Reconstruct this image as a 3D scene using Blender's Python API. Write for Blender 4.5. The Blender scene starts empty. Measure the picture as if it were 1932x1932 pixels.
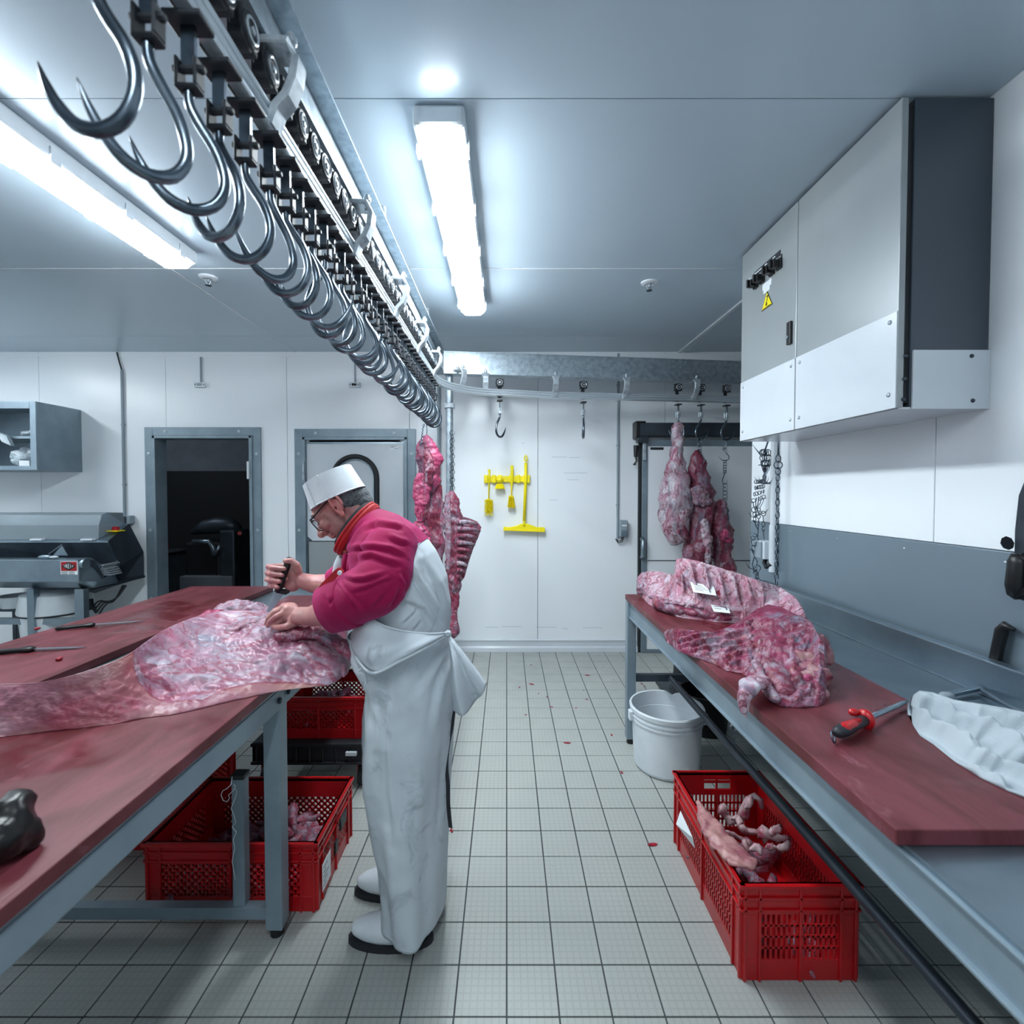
import bpy, bmesh, math, random
from mathutils import Vector, Matrix, noise
random.seed(7)
SC = bpy.context.scene
COL = SC.collection
# ---------------------------------------------------------------- camera
PITCH = math.radians(1.4); CP, SP = math.cos(PITCH), math.sin(PITCH); CAMH = 1.488; FOC = 908.0
cam_d = bpy.data.cameras.new('camera'); cam = bpy.data.objects.new('camera', cam_d); COL.objects.link(cam)
cam.location = (0, 0, CAMH); cam.rotation_euler = (math.pi/2 - PITCH, 0, 0)
cam_d.sensor_width = 36.0; cam_d.lens = FOC/1932*36.0
cam_d.shift_x = 10/1932; cam_d.shift_y = -17/1932
cam_d.clip_start = 0.05; cam_d.clip_end = 60
cam_d.dof.use_dof = True; cam_d.dof.focus_distance = 2.3; cam_d.dof.aperture_fstop = 3.2
SC.camera = cam
# ---------------------------------------------------------------- world, exposure
w = bpy.data.worlds.new('world'); SC.world = w; w.use_nodes = True
w.node_tree.nodes['Background'].inputs[0].default_value = (0.55, 0.68, 0.8, 1)
w.node_tree.nodes['Background'].inputs[1].default_value = 0.06
SC.view_settings.view_transform = 'Standard'; SC.view_settings.look = 'None'
SC.view_settings.gamma = 1.0; SC.view_settings.use_curve_mapping = False
SC.view_settings.exposure = 2.45
LAMP_STRENGTH = 13.0
CEIL = 2.767; WALL_Y = 4.45
# ---------------------------------------------------------------- pixel -> place helpers
def pd(px, py):
    a = (px-956)/FOC; b = (949-py)/FOC
    return (a, CP + b*SP, b*CP - SP)
def onY(px, py, Y):
    v = pd(px, py); k = Y/v[1]; return Vector((v[0]*k, Y, CAMH+v[2]*k))
def onX(px, py, X):
    v = pd(px, py); k = X/v[0]; return Vector((X, v[1]*k, CAMH+v[2]*k))
def onZ(px, py, Z):
    v = pd(px, py); k = (Z-CAMH)/v[2]; return Vector((v[0]*k, v[1]*k, Z))
# ---------------------------------------------------------------- materials
def lin(h):
    if isinstance(h, tuple): return h
    h = h.lstrip('#'); o = []
    for i in (0, 2, 4):
        c = int(h[i:i+2], 16)/255
        o.append(c/12.92 if c <= .04045 else ((c+.055)/1.055)**2.4)
    return tuple(o)
class N:
    def __init__(s, name):
        s.m = bpy.data.materials.new(name); s.m.use_nodes = True; s.t = s.m.node_tree; s.n = s.t.nodes
        s.b = s.n['Principled BSDF']
        g = s.n.new('ShaderNodeNewGeometry'); s.pos = g.outputs['Position']
    def add(s, typ, **kw):
        nd = s.n.new(typ)
        for k, v in kw.items(): setattr(nd, k, v)
        return nd
    def link(s, a, b): s.t.links.new(a, b)
    def noise(s, scale, detail=4, dist=0.0, vec=None, rough=.55):
        nd = s.add('ShaderNodeTexNoise'); nd.inputs['Scale'].default_value = scale
        nd.inputs['Detail'].default_value = detail; nd.inputs['Distortion'].default_value = dist
        nd.inputs['Roughness'].default_value = rough
        s.link(vec or s.pos, nd.inputs['Vector']); return nd.outputs['Fac']
    def scaled(s, sc, src=None):
        m = s.add('ShaderNodeMapping'); m.inputs['Scale'].default_value = sc
        s.link(src or s.pos, m.inputs['Vector']); return m.outputs[0]
    def ramp(s, fac, stops, mode='LINEAR'):
        r = s.add('ShaderNodeValToRGB'); r.color_ramp.interpolation = mode
        e = r.color_ramp.elements
        while len(e) < len(stops): e.new(.5)
        for i, (p, c) in enumerate(stops):
            e[i].position = p; c = lin(c) if not isinstance(c, (int, float)) else (c, c, c); e[i].color = (*c, 1)
        s.link(fac, r.inputs[0]); return r.outputs[0]
    def mix(s, fac, a, b):
        m = s.add('ShaderNodeMix', data_type='RGBA')
        for sock, v in ((m.inputs[0], fac), (m.inputs[6], a), (m.inputs[7], b)):
            if isinstance(v, (int, float)): sock.default_value = v
            elif isinstance(v, (str, tuple)): sock.default_value = (*lin(v), 1)
            else: s.link(v, sock)
        return m.outputs[2]
    def bump(s, h, strength=.3, dist=.01):
        b = s.add('ShaderNodeBump'); b.inputs['Strength'].default_value = strength; b.inputs['Distance'].default_value = dist
        s.link(h, b.inputs['Height']); s.link(b.outputs[0], s.b.inputs['Normal'])
    def col(s, c):
        if isinstance(c, (str, tuple)): s.b.inputs['Base Color'].default_value = (*lin(c), 1)
        else: s.link(c, s.b.inputs['Base Color'])
    def pr(s, rough=.5, metal=0, spec=None, coat=0):
        if isinstance(rough, (int, float)): s.b.inputs['Roughness'].default_value = rough
        else: s.link(rough, s.b.inputs['Roughness'])
        s.b.inputs['Metallic'].default_value = metal
        if spec is not None: s.b.inputs['Specular IOR Level'].default_value = spec
        if coat: s.b.inputs['Coat Weight'].default_value = coat; s.b.inputs['Coat Roughness'].default_value = .15
MT = {}
def simple(name, c, rough=.5, metal=0, c2=None, scale=6, bump=0, bscale=60, spec=None, coat=0, stretch=None):
    n = N(name)
    if c2: n.col(n.mix(n.ramp(n.noise(scale, 5, .3, n.scaled(stretch) if stretch else None), [(.38, 0), (.65, 1)]), c, c2))
    else: n.col(c)
    if bump: n.bump(n.noise(bscale, 4), bump, .002)
    n.pr(rough, metal, spec, coat); MT[name] = n.m; return n.m
# walls: white laminate with faint scuffs
n = N('white_panel')
sc1 = n.noise(1.0, 8, 0, n.scaled((1.6, 1.6, 34)), .7)
n.col(n.mix(n.ramp(sc1, [(.72, 0), (.80, .15)]), n.mix(n.noise(1.2, 3), '#eef2f5', '#e6ebf0'), '#a3adb6'))
n.bump(n.noise(1.6, 2), .06, .01); n.pr(.3); MT['wall'] = n.m
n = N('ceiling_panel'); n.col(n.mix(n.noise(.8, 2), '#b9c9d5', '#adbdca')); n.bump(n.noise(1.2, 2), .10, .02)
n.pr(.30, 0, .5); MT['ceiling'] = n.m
n = N('wainscot_metal'); n.col(n.mix(n.noise(2.2, 4), '#8b9ba6', '#7e8f9b')); n.pr(.42, .55); n.bump(n.noise(160, 2), .1, .001); MT['wainscot'] = n.m
n = N('floor_tile')
v = n.scaled((1, 1, 1)); br = n.add('ShaderNodeTexBrick'); br.offset = 0; br.squash = 1
br.inputs['Scale'].default_value = 1; br.inputs['Mortar Size'].default_value = .0028; br.inputs['Brick Width'].default_value = .0214; br.inputs['Row Height'].default_value = .0214
br.inputs['Color1'].default_value = (1, 1, 1, 1); br.inputs['Color2'].default_value = (1, 1, 1, 1); br.inputs['Mortar'].default_value = (0, 0, 0, 1)
n.link(v, br.inputs['Vector'])
base = n.mix(n.noise(3.5, 4), '#aaaca5', '#9aa09f')
dirt = n.ramp(n.noise(14, 8, .6, None, .75), [(.66, 0), (.74, .7)])
n.col(n.mix(dirt, n.mix(br.outputs['Color'], '#9b9e9a', base), '#6c7376'))
n.bump(br.outputs['Color'], .12, .001); n.pr(n.ramp(n.noise(7), [(.3, .28), (.7, .5)])); MT['tile'] = n.m
simple('grout', '#3d4246', .8)
simple('steel', '#96a4ad', .34, .9, '#8594a0', 4, .12, 140)
simple('steel_table', '#8d9ba5', .33, .85, '#75858f', 3, .1, 100)
simple('steel_dark', '#4a525b', .45, .7, '#3a414a', 4)
simple('frame_paint', '#8696a0', .42, .35, '#788893', 5)
simple('galvanised', '#a9b5bd', .42, .7, '#8d99a2', 28, .2, 60)
simple('hook_steel', '#7d8892', .26, 1, '#525d68', 12)
simple('rail_alu', '#c9d1d7', .3, .65)
simple('cast_alu', '#c3cbd1', .42, .5, '#98a2aa', 30)
simple('trolley_plastic', '#20242b', .55)
simple('black_plastic', '#0c0d10', .42)
simple('black_rubber', '#1b1f24', .7)
simple('white_plastic', '#d5dbe0', .35, 0, '#c8d0d6', 5)
simple('grey_plastic', '#8b98a1', .45)
simple('white_enamel', '#cdd3d9', .24, 0, '#c4cbd2', 2)
simple('cabinet_grey', '#9fa4a5', .33, .2, '#959b9e', 1.5)
simple('cabinet_side', '#474f59', .4, .3)
simple('board', '#8c3b40', .42, 0, '#a3565f', 3, .3, 90, stretch=(6, 1.2, 1))
simple('board_edge', '#6b2428', .5, 0, '#6a2228', 8)
simple('crate_red', '#b70a14', .35, 0, '#a00710', 3, .1, 80, coat=.2)
simple('yellow', '#f7e300', .45)
simple('blade', '#a2adb6', .32, .9)
simple('cloth_white', '#aeb8bf', .85, 0, '#9da8b0', 5, .4, 220)
simple('skin', '#b97f78', .45, 0, '#a3636a', 28, .25, 160)
simple('nail', '#d59f9b', .3)
simple('lip', '#9a4a50', .4)
simple('hair', '#2b2f33', .7, 0, '#6c7378', 120, .8, 260, stretch=(1, 1, 3))
simple('hat_cloth', '#e3e8ec', .8, 0, '#d5dce2', 8, .15, 120)
simple('red_trim', '#b0101c', .7, 0, '#8e0714', 12, .4, 200)
simple('trouser', '#23272d', .85, 0, '#1a1d22', 20)
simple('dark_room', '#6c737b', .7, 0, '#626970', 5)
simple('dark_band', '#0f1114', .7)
simple('red_plastic', '#a8121c', .35)
simple('paper', '#e4e9ec', .7)
simple('ink', '#15181c', .6)
simple('cloth_bag', '#c3ccd2', .3, 0, '#9fb0ba', 20)
simple('bone', '#b0989a', .45, 0, '#843a4c', 26, .7, 60)
def cloth_red():
    n = N('magenta_cloth'); n.col(n.mix(n.noise(6, 4), '#9c0648', '#800439'))
    n.bump(n.noise(420, 2), .35, .001); n.pr(.7, 0, .2); n.b.inputs['Sheen Weight'].default_value = .28
    n.b.inputs['Sheen Tint'].default_value = (1, .22, .62, 1); MT['magenta'] = n.m
cloth_red()
def apron_mat():
    n = N('apron_cloth')
    c = n.mix(n.noise(4, 4), '#c6ced4', '#bac3ca')
    c = n.mix(n.ramp(n.noise(9, 7, .8, None, .7), [(.55, 0), (.72, .7)]), c, '#838c94')
    c = n.mix(n.ramp(n.noise(7.3, 6, .4, n.scaled((1, 1, .55)), .7), [(.70, 0), (.73, .8)]), c, '#8c3446')
    n.col(c); n.bump(n.noise(300, 2), .25, .001); n.pr(.75); MT['apron'] = n.m
apron_mat()
def board_mat():
    n = N('cutting_board')
    st = n.scaled((3.2, 1.0, 1)); a = n.noise(2.4, 8, 1.2, st, .65)
    c = n.mix(n.ramp(a, [(.4, 0), (.62, 1)]), '#52181c', '#6e313a')
    c = n.mix(n.ramp(n.noise(9, 7, .5, n.scaled((1, .6, 1)), .7), [(.63, 0), (.72, .6)]), c, '#96626d')
    c = n.mix(n.ramp(n.noise(3.1, 3, .4), [(.62, 0), (.66, .75)]), c, '#55151a')
    n.col(c); n.bump(n.noise(60, 6, 1, n.scaled((1, .25, 1))), .3, .002); n.pr(n.ramp(n.noise(3.1, 3, .4), [(.55, .45), (.66, .22)])); MT['board'] = n.m
board_mat()
def meat(name, fat=.5, soft=.05, warm=0.0, dark=0.0, scale=9, stretch=(1, 1, 1), seed=0, cut=False, tone=('#8e1f3a', '#b0486a'), fc=('#9d96a3', '#8e6076')):
    n = N(name)
    mp = n.scaled(stretch); mpn = n.add('ShaderNodeVectorMath', operation='ADD'); n.link(mp, mpn.inputs[0]); mpn.inputs[1].default_value = (seed*3.1, seed*1.7, seed*2.3)
    vec = mpn.outputs[0]
    a = n.noise(scale, 7, 1.4, vec, .62); b = n.noise(scale*2.1, 6, 1.0, vec, .6); d = n.noise(scale*.7, 4, .6, vec)
    mus = n.mix(n.ramp(b, [(.35, 0), (.62, 1)]), tone[0], tone[1])
    fatc = n.mix(n.ramp(b, [(.4, 0), (.62, 1)]), fc[0], fc[1])
    t = .66 - .32*fat
    c = n.mix(n.ramp(a, [(t-soft, 0), (t+soft, 1)]), mus, fatc)
    c = n.mix(n.ramp(n.noise(scale*.9, 5, .8, n.scaled(tuple(q*1.1 for q in stretch), vec), .6), [(.56, 0), (.66, .75)]), c, '#5c6d80')
    if warm: c = n.mix(n.ramp(d, [(.7-.3*warm, 0), (.8-.2*warm, .85)]), c, '#c88f7c')
    c = n.mix(n.ramp(n.noise(scale*1.5, 6, 1.8, vec, .65), [(.62-.1*dark, 0), (.68-.08*dark, 1)]), c, '#6c0c22')
    fb = n.noise(scale*4, 4, .8, n.scaled((.35, 1.4, 1.2), vec), .6)
    c = n.mix(n.ramp(fb, [(.35, .0), (.7, .45)]), c, '#7d4a60')
    vn = n.noise(scale*.75, 6, 2.4, vec, .55)
    c = n.mix(n.ramp(vn, [(.472, 0), (.5, .9), (.528, 0)]), c, '#6a1028' if not cut else '#8a3a50')
    vw = n.noise(scale*1.3, 5, 1.6, vec, .55)
    c = n.mix(n.ramp(vw, [(.486, 0), (.5, .35*fat+.1), (.514, 0)]), c, '#d8d4dc')
    if cut:
        at = n.add('ShaderNodeAttribute'); at.attribute_name = 'cut'
        sk = n.mix(n.ramp(d, [(.42, 0), (.6, 1)]), '#8c5966', '#a5776c')
        sk = n.mix(n.ramp(n.noise(5, 4, .5, vec), [(.55, 0), (.68, .7)]), sk, '#7e929c')
        sk = n.mix(n.ramp(n.noise(11, 7, 2.2, vec, .6), [(.585, 0), (.6, .6), (.615, 0)]), sk, '#8c3846')
        sk = n.mix(n.ramp(n.noise(2.6, 3, .4, vec), [(.6, 0), (.72, .7)]), sk, '#9b3650')
        c = n.mix(n.ramp(at.outputs['Fac'], [(.3, 0), (.5, 1)]), sk, c)
        c = n.mix(n.ramp(at.outputs['Fac'], [(.28, 0), (.4, .9), (.5, 0)]), c, '#7c1830')
    hsum = n.add('ShaderNodeMath', operation='ADD'); n.link(b, hsum.inputs[0]); n.link(fb, hsum.inputs[1])
    n.col(c); n.bump(hsum.outputs[0], .7, .006); n.pr(n.ramp(a, [(.35, .30), (.65, .5)]), 0, .45); MT[name] = n.m; return n.m
# ---------------------------------------------------------------- mesh builder
class M:
    def __init__(s): s.v = []; s.f = []; s.att = {}
    def pt(s, p): s.v.append(tuple(p)); return len(s.v)-1
    def box(s, x0, x1, y0, y1, z0, z1):
        i = len(s.v)
        s.v += [(x, y, z) for z in (z0, z1) for (x, y) in ((x0, y0), (x1, y0), (x1, y1), (x0, y1))]
        s.f += [tuple(i+k for k in q) for q in ((0, 3, 2, 1), (4, 5, 6, 7), (0, 1, 5, 4), (1, 2, 6, 5), (2, 3, 7, 6), (3, 0, 4, 7))]
        return s
    def bar(s, a, b, w, h, up=(0, 0, 1)):
        a, b = Vector(a), Vector(b); d = (b-a).normalized(); u = Vector(up)
        if abs(d.dot(u)) > .99: u = Vector((0, 1, 0))
        r = d.cross(u).normalized(); u = r.cross(d).normalized(); i = len(s.v)
        for p in (a, b):
            for (x, y) in ((-1, -1), (1, -1), (1, 1), (-1, 1)): s.v.append(tuple(p + r*x*w/2 + u*y*h/2))
        s.f += [tuple(i+k for k in q) for q in ((3, 2, 1, 0), (4, 5, 6, 7), (0, 1, 5, 4), (1, 2, 6, 5), (2, 3, 7, 6), (3, 0, 4, 7))]
        return s
    def rings(s, rings, closed=False, cap=True):
        n = len(rings[0]); i0 = len(s.v)
        for r in rings: s.v += [tuple(p) for p in r]
        m = len(rings)
        for j in range(m if closed else m-1):
            a = i0+j*n; b = i0+((j+1) % m)*n
            for k in range(n): s.f.append((a+k, a+(k+1) % n, b+(k+1) % n, b+k))
        if cap and not closed:
            s.f.append(tuple(i0+k for k in range(n))[::-1]); s.f.append(tuple(i0+(m-1)*n+k for k in range(n)))
        return s
    def tube(s, path, r, n=8, closed=False, flat=1.0, side=None):
        P = [Vector(p) for p in path]; m = len(P); R = r if isinstance(r, (list, tuple)) else [r]*m
        rings = []; ref = None
        for i, p in enumerate(P):
            if closed: t = (P[(i+1) % m]-P[i-1]).normalized()
            else: t = (P[min(i+1, m-1)]-P[max(i-1, 0)]).normalized()
            if ref is None:
                ref = Vector(side) if side else (Vector((0, 0, 1)) if abs(t.z) < .9 else Vector((1, 0, 0)))
            a = ref - t*ref.dot(t)
            if a.length < 1e-5: a = t.orthogonal()
            a.normalize(); b = t.cross(a); ref = a
            rings.append([p + a*math.cos(2*math.pi*k/n)*R[i] + b*math.sin(2*math.pi*k/n)*R[i]*flat for k in range(n)])
        return s.rings(rings, closed)
    def cyl(s, a, b, r, r2=None, n=16): return s.tube([a, b], [r, r if r2 is None else r2], n)
    def torus(s, c, R, r, axis=(0, 1, 0), n=16, m=6, sx=1, sz=1):
        ax = Vector(axis).normalized(); u = ax.orthogonal().normalized() if abs(ax.z) > .9 else Vector((0, 0, 1)).cross(ax).normalized(); v = ax.cross(u)
        return s.tube([Vector(c)+u*math.cos(2*math.pi*k/n)*R*sx+v*math.sin(2*math.pi*k/n)*R*sz for k in range(n)], r, m, True)
    def lathe(s, c, prof, n=32, axis='z'):
        rings = []
        for (r, z) in prof:
            q = []
            for k in range(n):
                a = 2*math.pi*k/n; x, y = r*math.cos(a), r*math.sin(a)
                q.append({'z': (c[0]+x, c[1]+y, c[2]+z), 'y': (c[0]+x, c[1]-z, c[2]+y), 'x': (c[0]+z, c[1]+x, c[2]+y)}[axis])
            rings.append(q)
        return s.rings(rings)
    def ell(s, c, r, rot=None, n=16, m=10):
        i0 = len(s.v); c = Vector(c); rot = rot or Matrix.Identity(3); rows = []
        for j in range(1, m):
            ph = math.pi*j/m; row = []
            for k in range(n):
                a = 2*math.pi*k/n
                row.append(c + rot @ Vector((r[0]*math.sin(ph)*math.cos(a), r[1]*math.sin(ph)*math.sin(a), r[2]*math.cos(ph))))
            rows.append(row)
        for row in rows: s.v += [tuple(p) for p in row]
        for j in range(len(rows)-1):
            for k in range(n): s.f.append((i0+j*n+k, i0+(j+1)*n+k, i0+(j+1)*n+(k+1) % n, i0+j*n+(k+1) % n))
        t = s.pt(c+rot @ Vector((0, 0, r[2]))); b = s.pt(c-rot @ Vector((0, 0, r[2]))); l = i0+(len(rows)-1)*n
        for k in range(n): s.f.append((t, i0+k, i0+(k+1) % n)); s.f.append((b, l+(k+1) % n, l+k))
        return s
    def prism(s, poly, off):
        off = Vector(off); i = len(s.v); n = len(poly)
        s.v += [tuple(p) for p in poly] + [tuple(Vector(p)+off) for p in poly]
        s.f.append(tuple(range(i, i+n))[::-1]); s.f.append(tuple(range(i+n, i+2*n)))
        for k in range(n): s.f.append((i+k, i+(k+1) % n, i+n+(k+1) % n, i+n+k))
        return s
    def chain(s, pts, radii, n=14):          # capsule chain (for remeshing into bodies)
        s.tube(pts, radii, n)
        for p, r in zip(pts, radii): s.ell(p, (r, r, r), None, 12, 8)
        return s
def mesh_of(m, name):
    me = bpy.data.meshes.new(name); me.from_pydata(m.v, [], m.f); me.validate()
    bm = bmesh.new(); bm.from_mesh(me); bmesh.ops.recalc_face_normals(bm, faces=bm.faces); bm.to_mesh(me); bm.free()
    return me
def place(o, parent):
    if parent is not None:
        o.parent = parent
        o.matrix_parent_inverse = Matrix.Translation(-Vector(parent.location))
def obj(name, m, mat, parent=None, smooth=False, bevel=0, local=False, sub=0, solid=0, seg=2):
    me = m if isinstance(m, bpy.types.Mesh) else mesh_of(m, name)
    if mat is not None:
        me.materials.clear(); me.materials.append(MT[mat] if isinstance(mat, str) else mat)
    o = bpy.data.objects.new(name, me); COL.objects.link(o)
    if local and parent is not None: o.parent = parent
    else: place(o, parent)
    if smooth: me.polygons.foreach_set('use_smooth', [True]*len(me.polygons))
    if smooth == 'auto': me.set_sharp_from_angle(angle=math.radians(35))
    if solid: mo = o.modifiers.new('s', 'SOLIDIFY'); mo.thickness = solid; mo.offset = 0
    if bevel: mo = o.modifiers.new('b', 'BEVEL'); mo.width = bevel; mo.segments = seg; mo.limit_method = 'ANGLE'
    if sub: mo = o.modifiers.new('u', 'SUBSURF'); mo.levels = mo.render_levels = sub
    return o
def tag(o, label=None, cat=None, group=None, kind=None):
    if label: o['label'] = label
    if cat: o['category'] = cat
    if group: o['group'] = group
    if kind: o['kind'] = kind
    return o
def thing(name, label, cat, loc=(0, 0, 0), rz=0, group=None):
    o = bpy.data.objects.new(name, None); COL.objects.link(o); o.location = loc; o.rotation_euler = (0, 0, rz)
    o.empty_display_size = .05
    return tag(o, label, cat, group)
def struct(name, m, mat, parent=None, **k):
    o = obj(name, m, mat, parent, **k)
    o['kind'] = 'structure'
    return o
def dup(src, loc, rz=0, label=None, group=None):
    def cp(o, par):
        c = o.copy(); COL.objects.link(c)
        if par is not None: c.parent = par
        for ch in list(o.children): cp(ch, c)
        return c
    r = cp(src, None); r.location = loc; r.rotation_euler = (0, 0, rz)
    if label: r['label'] = label
    if group: r['group'] = group
    return r
def remesh(m, voxel, smooth=4, name='tmp', disp=None, fac=.6):
    me = mesh_of(m, name); o = bpy.data.objects.new(name, me); COL.objects.link(o)
    r = o.modifiers.new('r', 'REMESH'); r.mode = 'VOXEL'; r.voxel_size = voxel; r.adaptivity = 0
    if smooth: sm = o.modifiers.new('s', 'SMOOTH'); sm.iterations = smooth; sm.factor = fac
    dg = bpy.context.evaluated_depsgraph_get(); ev = o.evaluated_get(dg)
    out = bpy.data.meshes.new_from_object(ev); bpy.data.objects.remove(o); bpy.data.meshes.remove(me)
    if disp:
        nv = [0.0]*(len(out.vertices)*3); co = [0.0]*len(nv)
        out.vertices.foreach_get('co', co); out.vertices.foreach_get('normal', nv)
        for i in range(0, len(co), 3):
            p = Vector(co[i:i+3]); d = disp(p, Vector(nv[i:i+3]))
            for k in range(3): co[i+k] += nv[i+k]*d
        out.vertices.foreach_set('co', co); out.update()
    out.name = name
    return out
def catm(P, n_=8):
    P = [Vector(p) for p in P]; o_ = []
    for i in range(len(P)-1):
        a0 = P[max(i-1, 0)]; a3 = P[min(i+2, len(P)-1)]
        for s_ in range(n_):
            f = s_/n_; o_.append(.5*((2*P[i])+(P[i+1]-a0)*f+(2*a0-5*P[i]+4*P[i+1]-a3)*f*f+(3*P[i]-a0-3*P[i+1]+a3)*f**3))
    return o_+[P[-1]]
def rep(R, n_):
    o_ = []
    for i in range(len(R)-1): o_ += [R[i]+(R[i+1]-R[i])*k/n_ for k in range(n_)]
    return o_+[R[-1]]
def fbm(p, s, o=4): return noise.fractal(Vector(p)*s, 1.0, 2.0, o)
# ================================================================ the room
T = .1498; ROW0 = 2.076
XL, XR, YB = -5.4, 2.9, -2.2
g = struct('floor', M().box(XL, XR, YB, 9.0, -.12, -.004), 'grout')
tile_me = mesh_of(M().box(.0026, T-.0026, .0026, T-.0026, -.006, 0), 'tile'); tile_me.materials.append(MT['tile'])
bmx = bmesh.new(); bmx.from_mesh(tile_me); bmesh.ops.bevel(bmx, geom=[e for e in bmx.edges if all(v.co.z > -.001 for v in e.verts)], offset=.0012, segments=1, affect='EDGES'); bmx.to_mesh(tile_me); bmx.free()
rest = M(); single = []
i0 = int(math.floor(XL/T)); i1 = int(XR/T)
for j in range(-28, 17):
    y = ROW0+j*T
    if y+T > WALL_Y+.04: continue
    for i in range(i0, i1):
        x = i*T; cx, cy = x+T/2, y+T/2
        vis = 0
        if 2.0 < cy < WALL_Y:
            px = 956+FOC*cx/cy
            if cy > 2.9: vis = 840 < px < 1320 or 690 < px < 860
            elif cy > 2.0: vis = 650 < px < 1480
        if vis and len(single) < 298: single.append((x, y))
        else: rest.box(x+.0026, x+T-.0026, y+.0026, y+T-.0026, -.006, random.uniform(-.0004, .0002))
for (x, y) in single:
    o = bpy.data.objects.new('tile', tile_me); COL.objects.link(o); o.parent = g; o.location = (x, y, random.uniform(-.0006, 0))
    o.rotation_euler = (random.uniform(-.002, .002), random.uniform(-.002, .002), 0)
ro = obj('tile_field', rest, 'tile', g); ro['kind'] = 'stuff'
# back wall : panels on a backing with the two doorways left open
D1 = (-3.25, -2.335, 2.0)      # opening of door 1
D2 = (-1.875, -.912, 1.985)
g = struct('wall_back', M().box(XL, D1[0], WALL_Y+.03, WALL_Y+.10, 0, CEIL+.05).box(D1[1], D2[0], WALL_Y+.03, WALL_Y+.10, 0, CEIL+.05)
           .box(D2[1], XR, WALL_Y+.03, WALL_Y+.10, 0, CEIL+.05).box(D1[0], D1[1], WALL_Y+.03, WALL_Y+.10, D1[2], CEIL+.05).box(D2[0], D2[1], WALL_Y+.03, WALL_Y+.10, D2[2], CEIL+.05), 'grey_plastic')
seams = [XL, -4.30, -3.135, -2.023, -.895, .288, 1.458, XR]
for a, b in zip(seams[:-1], seams[1:]):
    a += .002; b -= .002; poly = [(a, CEIL+.04)]; x = a; zc_ = 0
    holes = [(max(a, d0), min(b, d1), dz) for (d0, d1, dz) in (D1, D2) if d1 > a and d0 < b]
    if not holes: poly += [(a, 0), (b, 0)]
    for (h0, h1, dz) in holes:
        if h0 > a: poly += [(a, 0), (h0, 0), (h0, dz)]
        else: poly += [(a, dz)]
        if h1 < b: poly += [(h1, dz), (h1, 0), (b, 0)]
        else: poly += [(b, dz)]
    poly += [(b, CEIL+.04)]
    obj('panel', M().prism([(x_, WALL_Y, z_) for x_, z_ in poly], (0, .029, 0)), 'wall', g)
sm0 = M()
for px0, px1, py in ((1041, 1070, 862), (1074, 1094, 863), (1064, 1108, 892), (1070, 1092, 905), (916, 940, 1183), (946, 984, 1182), (1012, 1050, 1183), (1060, 1072, 1186), (1036, 1052, 943), (985, 990, 836), (1100, 1136, 1184)):
    a = onY(px0, py, WALL_Y); b = onY(px1, py+.6, WALL_Y); sm0.box(a.x, b.x, WALL_Y-.0012, WALL_Y-.0005, a.z-.0022, a.z)
o = obj('scuff_marks', sm0, 'grey_plastic', g); o['kind'] = 'stuff'
struct('baseboard_back', M().prism([(D2[1]+.09, WALL_Y, 0), (D2[1]+.09, WALL_Y-.03, 0), (D2[1]+.09, WALL_Y-.026, .035), (D2[1]+.09, WALL_Y-.012, .05), (D2[1]+.09, WALL_Y-.012, .085), (D2[1]+.09, WALL_Y-.018, .105), (D2[1]+.09, WALL_Y, .11)], (1.24-D2[1]-.09, 0, 0)), 'white_enamel')
# ceiling panels
g = struct('ceiling', M().box(XL, XR, YB, WALL_Y+.1, CEIL+.03, CEIL+.1), 'grey_plastic')
ys = [YB, -.76, .4, 1.6, 2.80, 4.0, WALL_Y+.03]; xs = [XL, -1.935, 1.572, XR]
for a, b in zip(ys[:-1], ys[1:]):
    for p, q in zip(xs[:-1], xs[1:]):
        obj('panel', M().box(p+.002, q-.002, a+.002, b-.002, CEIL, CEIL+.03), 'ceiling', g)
struct('trim_1', M().box(XL, XR, 2.793, 2.801, CEIL-.003, CEIL+.002), 'white_enamel')
struct('trim_2', M().box(-1.942, -1.928, YB, WALL_Y, CEIL-.003, CEIL+.002), 'white_enamel')
struct('trim_3', M().box(1.572, 1.60, 3.10, WALL_Y, CEIL-.012, CEIL+.002), 'white_enamel')
struct('trim_4', M().box(XL, XR, WALL_Y-.004, WALL_Y+.001, CEIL-.045, CEIL-.02), 'wall')
# right wall with metal wainscot; it ends at an outside corner
g = struct('wall_right', M().box(1.60, 1.75, YB, 3.08, 0, CEIL+.02), 'grey_plastic')
for a, b in ((YB, -.9), (-.9, .45), (.45, 1.77), (1.77, 3.09)):
    obj('panel', M().box(1.572, 1.60, a+.0015, b-.0015, 1.30, CEIL+.01), 'wall', g, bevel=.002, seg=1)
obj('panel', M().box(1.575, 1.752, 3.08, 3.095, 0, CEIL+.01), 'wall', g)
obj('wainscot', M().box(1.568, 1.60, YB, 3.09, 0, 1.298), 'wainscot', g, bevel=.002)
for px, py in ((1491, 1003), (1580, 1016), (1706, 1035), (1897, 1061)):
    p = onX(px, py, 1.568); obj('screw', M().ell(p, (.003, .005, .005)), 'cast_alu', g, smooth=True)
struct('wall_left', M().box(XL-.1, XL, YB, WALL_Y+.1, 0, CEIL+.02), 'wall')
struct('wall_front', M().box(XL, XR, YB-.1, YB, 0, CEIL+.02), 'wall')
struct('wall_far_right', M().box(XR, XR+.1, YB, WALL_Y+.1, 0, CEIL+.02), 'wall')
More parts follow.
